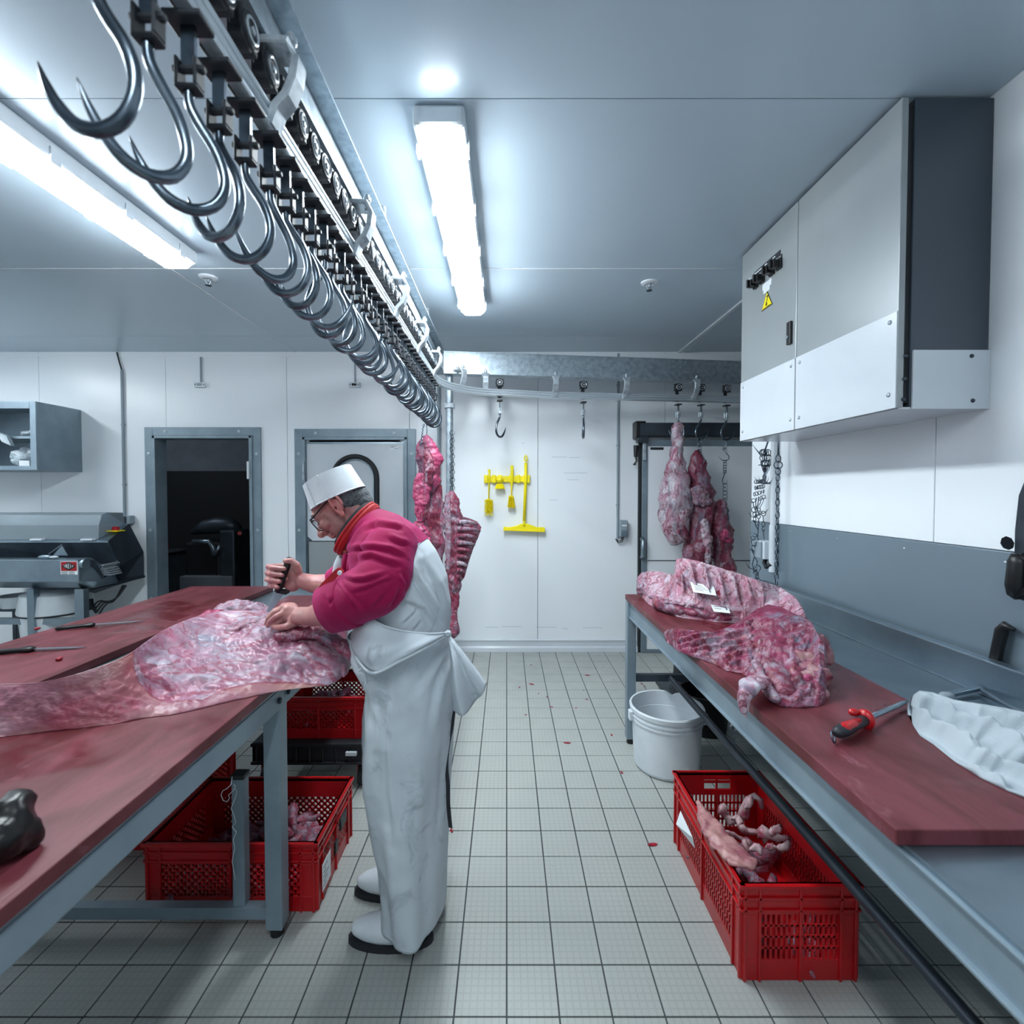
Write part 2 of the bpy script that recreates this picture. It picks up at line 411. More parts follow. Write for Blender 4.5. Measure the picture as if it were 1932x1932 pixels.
# ---- door frames
def frame(name, x0, x1, z1, wd=.075):
    f = struct(name, M().box(x0-wd, x0, WALL_Y-.022, WALL_Y, 0, z1+wd).box(x1, x1+wd, WALL_Y-.022, WALL_Y, 0, z1+wd).box(x0, x1, WALL_Y-.022, WALL_Y, z1, z1+wd), 'frame_paint', bevel=.003)
    obj('jamb', M().box(x0-.001, x0+.028, WALL_Y-.035, WALL_Y+.12, 0, z1).box(x1-.028, x1+.001, WALL_Y-.035, WALL_Y+.12, 0, z1).box(x0, x1, WALL_Y-.035, WALL_Y+.12, z1-.028, z1+.001), 'frame_paint', f, bevel=.004)
    for q in [(x0-wd/2, z) for z in (.5, 1.13, 1.83)]+[(x1+wd/2, z) for z in (.5, 1.13, 1.83)]+[(x0+.12, z1+wd/2), (x1-.12, z1+wd/2)]:
        obj('screw', M().lathe((q[0], WALL_Y-.022, q[1]), [(.014, 0), (.014, .003), (.006, .004), (.005, .001), (.001, .001)], 12, 'y'), 'cast_alu', f)
    return f
f1 = frame('door_1', *D1)
obj('hinge', M().box(D1[1]-.04, D1[1]-.02, WALL_Y-.05, WALL_Y-.03, 1.60, 1.76), 'white_plastic', f1, bevel=.003)
obj('door_edge', M().box(D1[1]-.072, D1[1]-.03, WALL_Y+.10, WALL_Y+.85, .02, D1[2]-.04), 'frame_paint', f1, bevel=.003)
f2 = frame('door_2', *D2)
lx0, lx1, ly = D2[0]+.035, D2[1]-.035, WALL_Y-.01
def oval(cx, z0, z1, hw, y, n=40):           # window with round top and bottom
    pts = []; r = hw
    for k in range(n//2+1): a = math.pi*k/(n//2); pts.append((cx+r*math.cos(a), y, z1-r+r*math.sin(a)))
    for k in range(n//2+1): a = math.pi+math.pi*k/(n//2); pts.append((cx+r*math.cos(a), y, z0+r+r*math.sin(a)))
    return pts
oc = onY(657, 940, WALL_Y); OX = (D2[0]+D2[1])/2-.005; OZ1 = onY(660, 861, WALL_Y).z; OZ0 = OZ1-.62; OW = .205
leaf = M(); outer = [(lx0, lx1)]
pts = oval(OX, OZ0, OZ1, OW-.012, ly)
n = len(pts); i0 = len(leaf.v); leaf.v += [tuple(p) for p in pts]+[(p[0], p[1]+.03, p[2]) for p in pts]
sq = []
for p in pts:
    dx, dz = p[0]-OX, p[2]-(OZ0+OZ1)/2; m_ = max(abs(dx)/((lx1-lx0)/2), abs(dz)/.47); sq.append((OX+dx/m_, ly, (OZ0+OZ1)/2+dz/m_))
sq = [(min(max(q[0], lx0), lx1), q[1], q[2]) for q in sq]
leaf.v += sq+[(q[0], q[1]+.03, q[2]) for q in sq]
for k in range(n):
    a, b = k, (k+1) % n
    leaf.f += [(i0+a, i0+b, i0+2*n+b, i0+2*n+a), (i0+n+a, i0+n+b, i0+3*n+b, i0+3*n+a), (i0+a, i0+b, i0+n+b, i0+n+a)]
zc = (OZ0+OZ1)/2
leaf.box(lx0, lx1, ly, ly+.03, zc+.47, D2[2]-.06).box(lx0, lx1, ly, ly+.03, 1.06, zc-.47) if zc-.47 > 1.06 else leaf.box(lx0, lx1, ly, ly+.03, zc+.47, D2[2]-.06)
obj('door_leaf', leaf, 'white_enamel', f2)
kick_top = onY(620, 1022, WALL_Y).z
obj('kick_plate', M().box(lx0+.012, lx1-.012, ly-.006, ly+.03, .02, kick_top), 'cabinet_grey', f2, bevel=.001)
obj('gasket', M().tube(oval(OX, OZ0, OZ1, OW, ly-.004), .021, 8, True), 'black_rubber', f2, smooth=True)
obj('gasket_rib', M().tube(oval(OX, OZ0+.03, OZ1-.03, OW-.03, ly-.008), .006, 6, True), 'steel', f2, smooth=True)
gm = N('window_glass'); gm.col('#dfe7ee'); gm.pr(.08); gm.b.inputs['Transmission Weight'].default_value = .35; MT['glass'] = gm.m
obj('window_pane', M().prism(oval(OX, OZ0+.02, OZ1-.02, OW-.03, ly+.004), (0, .006, 0)), 'glass', f2)
edge = M().box(lx0-.012, lx0+.001, ly-.004, ly+.035, .02, D2[2]-.03).box(lx1-.001, lx1+.012, ly-.004, ly+.035, .02, D2[2]-.03).box(lx0, lx1, ly-.004, ly+.035, D2[2]-.062, D2[2]-.045)
obj('door_edging', edge, 'steel', f2)
obj('rubber_seal', M().box(lx1+.011, lx1+.02, ly-.01, ly+.02, .02, D2[2]-.03).box(lx0-.022, lx0-.013, ly-.01, ly+.02, .02, D2[2]-.03), 'black_rubber', f2)
obj('hinge', M().box(lx0-.03, lx0-.012, ly-.03, ly-.012, 1.60, 1.75).cyl((lx0-.02, ly-.03, 1.59), (lx0-.02, ly-.03, 1.76), .009), 'cast_alu', f2, bevel=.002)
obj('sticker', M().box(lx1-.13, lx1-.045, ly-.003, ly, 1.875, 1.905), 'paper', f2)
sm_ = M()
for k, (a, b) in enumerate(((.0, .06), (.0, .035), (.04, .07))): sm_.box(lx1-.124+a, lx1-.124+b, ly-.005, ly-.002, 1.899-.009*k, 1.902-.009*k)
obj('sticker_print', sm_, 'ink', f2)
# ---- sliding cold-room door on the right of the back wall
f3 = struct('door_3', M().box(1.285, 2.86, WALL_Y-.05, WALL_Y-.012, .03, 1.90), 'white_panel' if 'white_panel' in MT else 'wall', bevel=.004)
obj('door_edging', M().box(1.235, 1.285, WALL_Y-.06, WALL_Y-.008, 0, 1.955).box(1.285, 2.86, WALL_Y-.06, WALL_Y-.008, 1.90, 1.955).box(1.285, 2.86, WALL_Y-.06, WALL_Y-.008, 0, .035), 'frame_paint', f3, bevel=.004)
obj('seal', M().box(1.212, 1.235, WALL_Y-.045, WALL_Y, 0, 1.955), 'black_rubber', f3)
obj('header_rail', M().box(1.20, 2.88, WALL_Y-.11, WALL_Y, 1.985, 2.105), 'steel_dark', f3, bevel=.006)
obj('end_cap', M().box(1.158, 1.20, WALL_Y-.12, WALL_Y, 1.965, 2.115).box(1.158, 1.25, WALL_Y-.118, WALL_Y-.02, 2.10, 2.118), 'black_plastic', f3, bevel=.006)
obj('roller_carriage', M().box(1.175, 1.27, WALL_Y-.12, WALL_Y-.06, 1.925, 1.985).cyl((1.20, WALL_Y-.13, 1.955), (1.20, WALL_Y-.05, 1.955), .022), 'steel_dark', f3, bevel=.003)
obj('door_stop', M().cyl((1.175, WALL_Y-.06, 1.905), (1.175, WALL_Y-.06, 1.80), .022, .018).tube([(1.175, WALL_Y-.06, 1.80), (1.183, WALL_Y-.06, 1.765), (1.165, WALL_Y-.06, 1.735)], .009).cyl((1.165, WALL_Y-.06, 1.74), (1.165, WALL_Y-.06, 1.725), .014).cyl((1.175, WALL_Y-.06, 1.89), (1.215, WALL_Y-.06, 1.89), .010), 'black_plastic', f3, smooth='auto')
obj('guide_bracket', M().box(1.235, 1.262, WALL_Y-.085, WALL_Y-.06, 1.77, 1.93), 'cast_alu', f3, bevel=.003)
obj('door_handle', M().tube([(1.235, WALL_Y-.07, .885), (1.235, WALL_Y-.105, .90), (1.235, WALL_Y-.105, 1.04), (1.235, WALL_Y-.07, 1.055)], .02, 10), 'steel', f3, smooth=True)
obj('panel_joint', M().box(1.29, 2.86, WALL_Y-.053, WALL_Y-.049, .848, .856), 'steel_dark', f3)
obj('maker_plate', M().box(1.31, 1.43, WALL_Y-.053, WALL_Y-.05, 1.865, 1.888), 'steel_dark', f3)
def text(name, s, size, loc, rot, mat, parent, ext=.0008, align='CENTER', sx=1):
    c = bpy.data.curves.new(name, 'FONT'); c.body = s; c.size = size; c.extrude = ext; c.align_x = align; c.align_y = 'CENTER'
    o = bpy.data.objects.new(name, c); COL.objects.link(o)
    dg = bpy.context.evaluated_depsgraph_get(); me = bpy.data.meshes.new_from_object(o.evaluated_get(dg)); bpy.data.objects.remove(o)
    me.transform(Matrix.Translation(loc) @ rot.to_4x4() @ Matrix.Diagonal((sx, 1, 1, 1)))
    return obj(name, me, mat, parent)
RY = Matrix(((1, 0, 0), (0, 0, -1), (0, 1, 0)))       # text facing -Y
mk = M().prism([(1.318, WALL_Y-.054, 1.869), (1.336, WALL_Y-.054, 1.869), (1.327, WALL_Y-.054, 1.884)], (0, -.001, 0))
for k in range(9): mk.box(1.343+k*.0093, 1.3495+k*.0093, WALL_Y-.0545, WALL_Y-.053, 1.871, 1.882)
obj('plate_print', mk, 'ink', f3)
# ---- unlit room behind door 1
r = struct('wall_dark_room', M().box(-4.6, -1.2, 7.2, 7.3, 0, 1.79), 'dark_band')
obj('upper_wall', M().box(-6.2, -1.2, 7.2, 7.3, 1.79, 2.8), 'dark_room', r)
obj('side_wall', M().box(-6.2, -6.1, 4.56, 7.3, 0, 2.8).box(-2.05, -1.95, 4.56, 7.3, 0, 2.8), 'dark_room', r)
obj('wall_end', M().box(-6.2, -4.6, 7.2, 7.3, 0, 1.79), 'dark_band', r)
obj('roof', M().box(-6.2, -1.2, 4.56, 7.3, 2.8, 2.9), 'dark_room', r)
t = thing('slicing_machine', 'dark slicing machine with red stop button in the unlit room', 'machine', (-4.0, 6.3, 0))
def q(px, py, Y=6.3): return onY(px, py, Y)
a, b = q(368, 1080), q(432, 1020)
obj('body', M().box(a.x, b.x, 6.1, 6.6, a.z-.15, b.z), 'black_plastic', t, bevel=.03)
obj('hood', M().tube([q(362, 1005), q(385, 995), q(410, 991), q(438, 992), q(452, 998)], [.03, .09, .11, .10, .05], 12), 'steel_dark', t, smooth=True)
a, b = q(436, 1075), q(462, 998)
obj('column', M().box(a.x, b.x, 6.05, 6.5, 0, b.z), 'steel_dark', t, bevel=.02)
obj('stop_button', M().cyl(q(452, 1006, 6.05), q(452, 1006, 6.0), .025), 'red_plastic', t)
obj('arm', M().tube([q(365, 1022, 6.05), q(395, 1022, 6.0), q(402, 1032, 6.0), q(405, 1048, 6.0)], .03, 8).tube([q(415, 1030, 6.0), q(405, 1048, 6.0)], .02, 8), 'steel', t, smooth=True)
a, b = q(368, 1105), q(462, 1080)
obj('base', M().box(a.x, b.x, 6.0, 6.6, 0, b.z), 'dark_room', t, bevel=.01)
t = thing('steel_counter', 'dim steel counter at the left inside the unlit room', 'counter', (-4.7, 6.2, 0))
a, b = q(296, 1085), q(334, 1040)
obj('counter_top', M().box(a.x-.6, b.x, 5.9, 6.6, b.z-.03, b.z), 'steel_dark', t, bevel=.005)
obj('cabinet_body', M().box(a.x-.6, b.x-.05, 5.95, 6.55, .1, b.z-.03), 'dark_room', t)
obj('control_knob', M().cyl(q(316, 1032, 6.1), q(316, 1027, 6.1), .02), 'red_plastic', t)
# ================================================================ lamps
def em(name, c, s):
    n = N(name); n.col('#ffffff'); n.b.inputs['Emission Color'].default_value = (*c, 1); n.b.inputs['Emission Strength'].default_value = s; MT[name] = n.m
em('lamp_glow', (.86, .95, 1.0), LAMP_STRENGTH); em('lamp_added', (.86, .95, 1.0), LAMP_STRENGTH*.62)
def fixture(x, y0, y1, label, glow='lamp_glow'):
    t = thing('ceiling_light', label, 'light', (x, (y0+y1)/2, CEIL), group='sealed tube lights on the ceiling')
    w = .083
    obj('housing', M().box(x-w-.004, x+w+.004, y0-.003, y1+.003, CEIL-.072, CEIL-.002), 'white_plastic', t, bevel=.012)
    prof = [(-w, CEIL-.055), (-w*.92, CEIL-.085), (-w*.6, CEIL-.108), (w*.6, CEIL-.108), (w*.92, CEIL-.085), (w, CEIL-.055)]
    rings = []
    for (yy, k) in ((y0, .5), (y0+.02, .85), (y0+.05, 1), (y1-.05, 1), (y1-.02, .85), (y1, .5)):
        rings.append([(x+px*(.6+.4*k), yy, CEIL-.055+(pz-CEIL+.055)*k) for px, pz in prof])
    obj('diffuser', M().rings(rings), glow, t)
    for k in range(5):
        yy = y0+.12+(y1-y0-.24)*k/4
        for s in (-1, 1): cl = M(); cl.box(x+s*(w+.006)-.004, x+s*(w+.006)+.004, yy-.02, yy+.02, CEIL-.088, CEIL-.03); obj('clip', cl, 'white_plastic', t)
    return t
fixture(-.225, 1.62, 3.28, 'long white tube light right of the overhead hook rail')
fixture(-1.74, .98, 2.60, 'long white tube light above the left work table')
fixture(-.225, -1.50, .10, 'added tube light over the aisle, unseen behind the viewpoint', 'lamp_added')  # added lamp, never in view: lights the butcher from the camera side
fixture(-4.6, 2.0, 3.62, 'added tube light, out of view over the left part of the room, near the slicing machine', 'lamp_added')  # added lamp beyond the left frame edge, brightens the left wall
em('lamp_added_dim', (.8, .9, 1.0), 4.0)
t = thing('ceiling_light', 'added dim tube light, out of view on the ceiling of the unlit room', 'light', (-4.9, 5.6, 2.75))  # added lamp, hidden from the doorway view, lifts the back room's brightness
obj('housing', M().box(-5.5, -4.3, 5.52, 5.68, 2.75, 2.80), 'white_plastic', t, bevel=.01)
obj('diffuser', M().box(-5.48, -4.32, 5.53, 5.67, 2.71, 2.75), 'lamp_added_dim', t, bevel=.01)
# ================================================================ overhead rails
TH = math.atan2(4.17-3.94, 2.04)                       # the cross rail runs slightly away from the camera
def yr(x): return 3.94+.118*(x+.1)
BX = -.555
t = thing('overhead_beam', 'galvanised steel beam running from the camera along the ceiling above the hook rail', 'beam', (BX, 1.5, 2.53))
ib = M()
z0, z1, hw = 2.44, 2.622, .055
Y0, Y1 = -.9, 3.97
ib.box(BX-hw, BX+hw, Y0, Y1, z0, z0+.008).box(BX-hw, BX+hw, Y0, Y1, z1-.008, z1).box(BX-.004, BX+.004, Y0, Y1, z0+.008, z1-.008)
obj('profile', ib, 'galvanised', t)
hang = M()
for y in (-.4, .9, 2.2, 3.4): hang.cyl((BX, y, z1), (BX, y, CEIL), .012)
obj('hanger_rod', hang, 'cast_alu', t)['kind'] = 'stuff'
t = thing('overhead_beam', 'galvanised steel cross beam reaching from the post to the wall cabinet', 'beam', (.8, yr(.8), 2.5))
ib = M()
def cb(x0, x1, d0, d1, za, zb):
    i = len(ib.v)
    for z in (za, zb):
        for (x, d) in ((x0, d0), (x1, d0), (x1, d1), (x0, d1)): ib.v.append((x, yr(x)+d, z))
    ib.f.extend([tuple(i+k for k in q_) for q_ in ((0, 3, 2, 1), (4, 5, 6, 7), (0, 1, 5, 4), (1, 2, 6, 5), (2, 3, 7, 6), (3, 0, 4, 7))])
cb(-.50, 2.85, -.05, .05, 2.424, 2.432); cb(-.50, 2.85, -.05, .05, 2.592, 2.60); cb(-.50, 2.85, -.044, -.036, 2.432, 2.592)
obj('profile', ib, 'galvanised', t)
RX, RZ = -.51, 2.283
# rail : three rounded ribs, swept through the corner bend
path = [(RX, -.9), (RX, .5), (RX, 1.5), (RX, 2.5), (RX, 3.35)]
for k in range(1, 9):
    a = math.pi/2*k/8; r = .52
    path.append((RX+r*(1-math.cos(a)), 3.35+(.56)*math.sin(a)))
path = [p for p in path]
for x in (.3, 1.0, 2.0, 2.85): path.append((x, yr(x)-.0))
def sweep(profile):
    rings = []
    for i, (x, y) in enumerate(path):
        a = Vector(path[max(i-1, 0)]); b = Vector(path[min(i+1, len(path)-1)]); tt = (b-a).normalized(); nn = Vector((tt.y, -tt.x))
        rings.append([(x+nn.x*u, y+nn.y*u, RZ+v) for (u, v) in profile])
    return rings
prof = []
for c in (-.019, 0, .019):
    for k in range(6): a = -math.pi/2+math.pi*k/5; prof.append((.006+.008*math.cos(a), c+.0085*math.sin(a)))
prof += [(-.012, .03), (-.012, -.03)]
t = thing('hook_rail', 'ribbed aluminium overhead rail bending round the corner and carrying all hooks', 'rail', (RX, 1.5, RZ))
obj('track', M().rings(sweep(prof)), 'rail_alu', t, smooth='auto')
def bracket(x, y, ang):
    m = M(); ca, sa = math.cos(ang), math.sin(ang)
    def W(u, z, v=0): return (x+ca*u-sa*v, y+sa*u+ca*v, z)
    ptsb = [(-.04, 2.432), (.0, 2.428), (.055, 2.425), (.066, 2.40), (.060, 2.36), (.045, 2.325), (.022, 2.30), (.008, 2.262)]
    rr = []
    for i, (u, z) in enumerate(ptsb):
        wd = .032 if i < 3 else .023; th = .017
        du = ptsb[min(i+1, 7)][0]-ptsb[max(i-1, 0)][0]; dz = ptsb[min(i+1, 7)][1]-ptsb[max(i-1, 0)][1]; L = math.hypot(du, dz); nu, nz = -dz/L, du/L
        rr.append([W(u+nu*th/2, z+nz*th/2, -wd), W(u+nu*th/2, z+nz*th/2, wd), W(u-nu*th/2, z-nz*th/2, wd), W(u-nu*th/2, z-nz*th/2, -wd)])
    m.rings(rr)
    m.cyl(W(-.02, 2.41), W(-.02, 2.47), .007).cyl(W(.05, 2.41), W(.05, 2.465), .008).cyl(W(.05, 2.44), W(.05, 2.455), .014, None, 6).cyl(W(-.02, 2.45), W(-.02, 2.463), .014, None, 6)
    obj('bracket', m, 'cast_alu', t, bevel=.003, seg=1)
for y in (-.07, .49, 1.05, 1.61, 2.17, 2.72, 3.28): bracket(RX, y, 0)
bracket(-.37, 3.78, -math.pi*.27)
for px in (915, 1047, 1180, 1312):
    x = (px-956)/FOC*3.94
    for _ in range(3): x = (px-956)/FOC*(yr(x)-.06)
    bracket(x, yr(x), -math.pi/2+TH)
t = thing('steel_post', 'round galvanised post holding the rail corner, hung with a chain', 'post', (-.465, 3.93, 0))
obj('pipe', M().cyl((-.465, 3.93, 0), (-.465, 3.93, 2.43), .029, None, 20), 'galvanised', t, smooth='auto')
obj('foot_plate', M().box(-.53, -.40, 3.865, 3.995, 0, .012), 'galvanised', t)
obj('head_clamp', M().box(-.505, -.425, 3.89, 3.97, 2.16, 2.20).cyl((-.51, 3.90, 2.18), (-.42, 3.90, 2.18), .008), 'cast_alu', t, bevel=.004)
# ---- trolley hooks
def make_hook(label, spin, hooklabel_group, bend=1):
    # origin at roller axis; the rail runs along local Y
    t = thing('trolley_hook', label, 'hook', (0, 0, 0), 0, hooklabel_group)
    obj('roller', M().lathe((0, 0, 0), [(.006, -.016), (.03, -.016), (.034, -.012), (.034, .006), (.026, .012), (.006, .012)], 20, 'x'), 'trolley_plastic', t, smooth='auto', local=True)
    obj('bearing', M().torus((.0150, 0, 0), .0205, .0030, (1, 0, 0), 20, 6).lathe((0, 0, 0), [(.004, -.03), (.007, .0), (.007, .018), (.002, .019)], 10, 'x'), 'rail_alu', t, local=True)
    st = M().bar((-.024, 0, .02), (-.024, 0, -.12), .032, .006, (1, 0, 0))
    st.box(-.03, .03, -.022, .022, -.152, -.142).box(-.02, .010, -.030, .030, -.03, .030).cyl((-.02, 0, 0), (.0145, 0, 0), .031, None, 20)
    obj('trolley_frame', st, 'trolley_plastic', t, local=True, bevel=.002, seg=1)
    obj('link_plate', M().box(-.011, .011, -.0035, .0035, -.215, -.15), 'hook_steel', t, local=True)
    obj('clevis', M().box(-.018, -.012, -.013, .013, -.25, -.205).box(.012, .018, -.013, .013, -.25, -.205).box(-.018, .018, -.013, .013, -.256, -.248).cyl((-.026, 0, -.22), (.026, 0, -.22), .007, None, 8), 'cast_alu' if 'cross rail' in hooklabel_group else 'trolley_plastic', t, local=True, bevel=.003, seg=1)
    # J hook : shank bulges to one side, tip on the other
    P2 = [(0, -.25), (0, -.275), (.012, -.30), (.035, -.335), (.047, -.37), (.046, -.40), (.030, -.428), (.002, -.441), (-.028, -.434), (-.05, -.412), (-.066, -.385), (-.078, -.355)]
    R = [.0078]*2+[.0086]*4+[.0092]*3+[.008, .0054, .0008]
    c, s = math.cos(spin), math.sin(spin)
    obj('hook', M().tube(catm([(u*bend*c, u*bend*s, z) for u, z in P2], 3), rep(R, 3), 10), 'hook_steel', t, smooth=True, local=True)
    return t
ZR = RZ+.028+.034+.04
protos = {}
lab = 'bare steel hook on a roller trolley in the crowded row along the overhead rail'
G = 'empty trolley hooks crowded on the long rail'
spins = [0, .25, -.3, .55, -.15, .9, math.pi+.2]
first = True; y = .62; k = 0; row = []
while y < 3.42:
    sp = spins[(k*5+k//3) % 7] if y < 2.6 else spins[k % 5]
    if sp not in protos:
        protos[sp] = make_hook(lab, sp, G); o = protos[sp]; o.location = (RX, y, ZR)
    else: o = dup(protos[sp], (RX, y, ZR), 0, lab, G)
    o.rotation_euler = (0, random.uniform(-.03, .03), random.uniform(-.1, .1))
    y += .0765 if y > 1 else .085; k += 1; row.append(o)
ORD = ['last', 'second', 'third', 'fourth', 'fifth', 'sixth', 'seventh', 'eighth', 'ninth', 'tenth', 'eleventh', 'twelfth', 'thirteenth', 'fourteenth', 'fifteenth', 'sixteenth', 'seventeenth', 'eighteenth', 'nineteenth', 'twentieth']
nrw = len(row)
for i, o in enumerate(row):
    j = nrw-1-i
    if j == 0: o['label'] = 'hook nearest the rail corner in the crowded overhead row'
    elif i == 0: o['label'] = 'hook nearest the camera in the crowded overhead row, cut by the picture top'
    elif j < nrw//2: o['label'] = 'bare steel hook, %s from the rail corner in the crowded overhead row' % (ORD[j] if j < 20 else str(j+1)+'th')
    else: o['label'] = 'bare steel hook, %s from the camera end of the crowded overhead row' % ORD[i]
def px2x(px, off=0):
    x = 0
    for _ in range(5): x = (px-956)/FOC*(yr(x)+off)
    return x
singles = [(943, 'steel trolley hook nearest the post on the cross rail, tip to the right', .9, -1), (1100, 'steel trolley hook seen edge-on, alone in the middle of the cross rail', 1.50, -1),
           (1278, 'steel trolley hook holding the hanging leg of lamb by its shank', math.pi-.35, -1), (1321, 'steel trolley hook with a short chain, between two others on the cross rail', .15, -1), (1369, 'rightmost steel trolley hook, a long chain of hooks hanging from it', .1, -1)]
hx = {}
for px, lb, sp, bd in singles:
    x = px2x(px); o = make_hook(lb, sp-(-math.pi/2+TH), 'trolley hooks on the cross rail', bd)
    o.location = (x, yr(x), ZR-.012); o.rotation_euler = (0, 0, -math.pi/2+TH); hx[px] = x
    del o['group']
# ================================================================ chains
def link_ring(m, c, R, r, face, sx=1, sz=1): m.torus(c, R, r, face, 12, 5, sx, sz)
def ring_chain(parent, pts_top, n, R, r, mat='hook_steel', z=None, face=(0, 1, 0)):
    x, y, zz = pts_top
    for k in range(n):
        m = M(); f = face if k % 2 == 0 else (face[0]*.5+.5*face[1], face[1]*.5-.5*face[0], 0)
        link_ring(m, (x, y, zz-R-k*(2*R-2*r)), R, r, f)
        obj('link', m, mat, parent, smooth=True)
    return zz-n*(2*R-2*r)
def oval_chain(parent, top, n, R, r, mat='hook_steel', drift=(0, 0)):
    x, y, z = top
    for k in range(n):
        m = M(); f = (0, 1, 0) if k % 2 == 0 else (1, 0, 0)
        link_ring(m, (x, y, z-R*1.25), R, r, f, .62, 1.25)
        obj('link', m, mat, parent, smooth=True); z -= 2.5*R-2.2*r; x += drift[0]; y += drift[1]
    return (x, y, z)
def s_hook(m, x, y, z, h, w, r=.003, spin=0):
    c, s = math.cos(spin), math.sin(spin)
    P = [(-.3*w, 0), (0, .0), (.1*w, -.25*h), (.45*w, -.6*h), (.42*w, -.85*h), (.05*w, -h), (-.35*w, -.9*h), (-.7*w, -.62*h)]
    m.tube([(x+u*c, y+u*s, z+v) for u, v in P], [r]*6+[r*.8, r*.2], 6)
# ================================================================ wall mounted things, back wall
def conduit(name, lab, x, z0, z1, r=.012, y=WALL_Y-.014, mat='grey_plastic'):
    t = thing(name, lab, 'pipe', (x, y, z0))
    obj('pipe', M().cyl((x, y, z0), (x, y, z1), r, None, 12), mat, t, smooth='auto')
    z = z0+.3
    while z < z1-.05: obj('clip', M().box(x-r-.003, x+r+.003, y-.006, WALL_Y, z-.008, z+.008), mat, t); z += .55
    return t
t = conduit('conduit', 'grey conduit running down the wall from the ceiling to the small socket by the slicer', -3.525, 1.25, 2.60)
obj('cable', M().tube([(-3.57, WALL_Y-.01, 2.76), (-3.55, WALL_Y-.012, 2.68), (-3.526, WALL_Y-.014, 2.60)], .006), 'black_rubber', t, smooth=True)
t = thing('power_socket', 'small grey wall socket above the slicing machine', 'socket', (-3.49, WALL_Y, 1.2))
obj('case', M().box(-3.54, -3.44, WALL_Y-.06, WALL_Y, 1.19, 1.265), 'grey_plastic', t, bevel=.006)
obj('flap', M().box(-3.535, -3.475, WALL_Y-.066, WALL_Y-.058, 1.197, 1.258), 'steel_dark', t)
for px, lb in ((380, 'small thermometer box on a short conduit above the open dark doorway'), (670, 'small thermometer box on a short conduit above the white door with the oval window')):
    c = onY(px, 727, WALL_Y); t = thing('thermometer_box', lb, 'sensor', c)
    obj('case', M().box(c.x-.05, c.x+.05, WALL_Y-.03, WALL_Y, c.z-.024, c.z+.022), 'white_plastic', t, bevel=.004)
    obj('display', M().box(c.x-.022, c.x+.022, WALL_Y-.032, WALL_Y-.029, c.z-.010, c.z+.012), 'ink' if px > 500 else 'grey_plastic', t)
    obj('screw', M().cyl((c.x-.038, WALL_Y-.032, c.z), (c.x-.038, WALL_Y-.028, c.z), .005), 'ink', t); obj('screw', M().cyl((c.x+.038, WALL_Y-.032, c.z), (c.x+.038, WALL_Y-.028, c.z), .005), 'ink', t)
    obj('conduit', M().cyl((c.x+.004, WALL_Y-.01, c.z+.02), (c.x+.004, WALL_Y-.01, CEIL-.05), .008, None, 10), 'grey_plastic', t)
conduit('conduit', 'grey conduit on the back wall left of the sliding cold room door', onY(1165, 900, WALL_Y).x, 1.06, CEIL-.02, .011)
conduit('conduit', 'vertical pipe on the wall just left of the round post', onY(829, 900, WALL_Y).x, .11, 2.5, .016)
c = onY(1174, 996, WALL_Y); t = thing('isolator_switch', 'grey isolator switch box with looped black cables beside the cold room door', 'switch', c)
obj('case', M().box(c.x-.037, c.x+.037, WALL_Y-.07, WALL_Y, c.z-.08, c.z+.075), 'grey_plastic', t, bevel=.012)
obj('cover', M().box(c.x-.03, c.x+.03, WALL_Y-.078, WALL_Y-.068, c.z-.075, c.z-.012), 'steel', t, bevel=.004)
obj('rating_plate', M().box(c.x-.02, c.x+.024, WALL_Y-.073, WALL_Y-.069, c.z+.02, c.z+.034), 'paper', t)
obj('cable', M().tube([(c.x-.01, WALL_Y-.04, c.z-.08), (c.x-.02, WALL_Y-.04, c.z-.115), (c.x-.045, WALL_Y-.03, c.z-.12), (c.x-.06, WALL_Y-.02, c.z-.10)], .005).tube([(c.x+.004, WALL_Y-.04, c.z-.08), (c.x-.01, WALL_Y-.04, c.z-.125), (c.x-.045, WALL_Y-.03, c.z-.135), (c.x-.066, WALL_Y-.02, c.z-.10)], .005), 'black_rubber', t, smooth=True)
for (px, py, lb) in ((393, 523, 'ceiling sprinkler head with a white rosette near the left tube light'), (1225, 533, 'ceiling sprinkler head with a white rosette right of the middle, above the cross beam')):
    c = onZ(px, py, CEIL); t = thing('sprinkler_head', lb, 'sprinkler', c)
    obj('rosette', M().lathe(c, [(.052, 0), (.05, -.008), (.03, -.014), (.024, -.006)], 24), 'white_enamel', t, smooth='auto')
    obj('nozzle', M().cyl(c, (c.x, c.y, c.z-.03), .009).tube([(c.x-.012, c.y, c.z-.014), (c.x-.014, c.y, c.z-.03), (c.x, c.y, c.z-.048)], .003).tube([(c.x+.012, c.y, c.z-.014), (c.x+.014, c.y, c.z-.03), (c.x, c.y, c.z-.048)], .003), 'cast_alu', t)
    obj('deflector', M().lathe((c.x, c.y, c.z-.05), [(.018, 0), (.018, .002), (.004, .004)], 12), 'steel_dark', t)
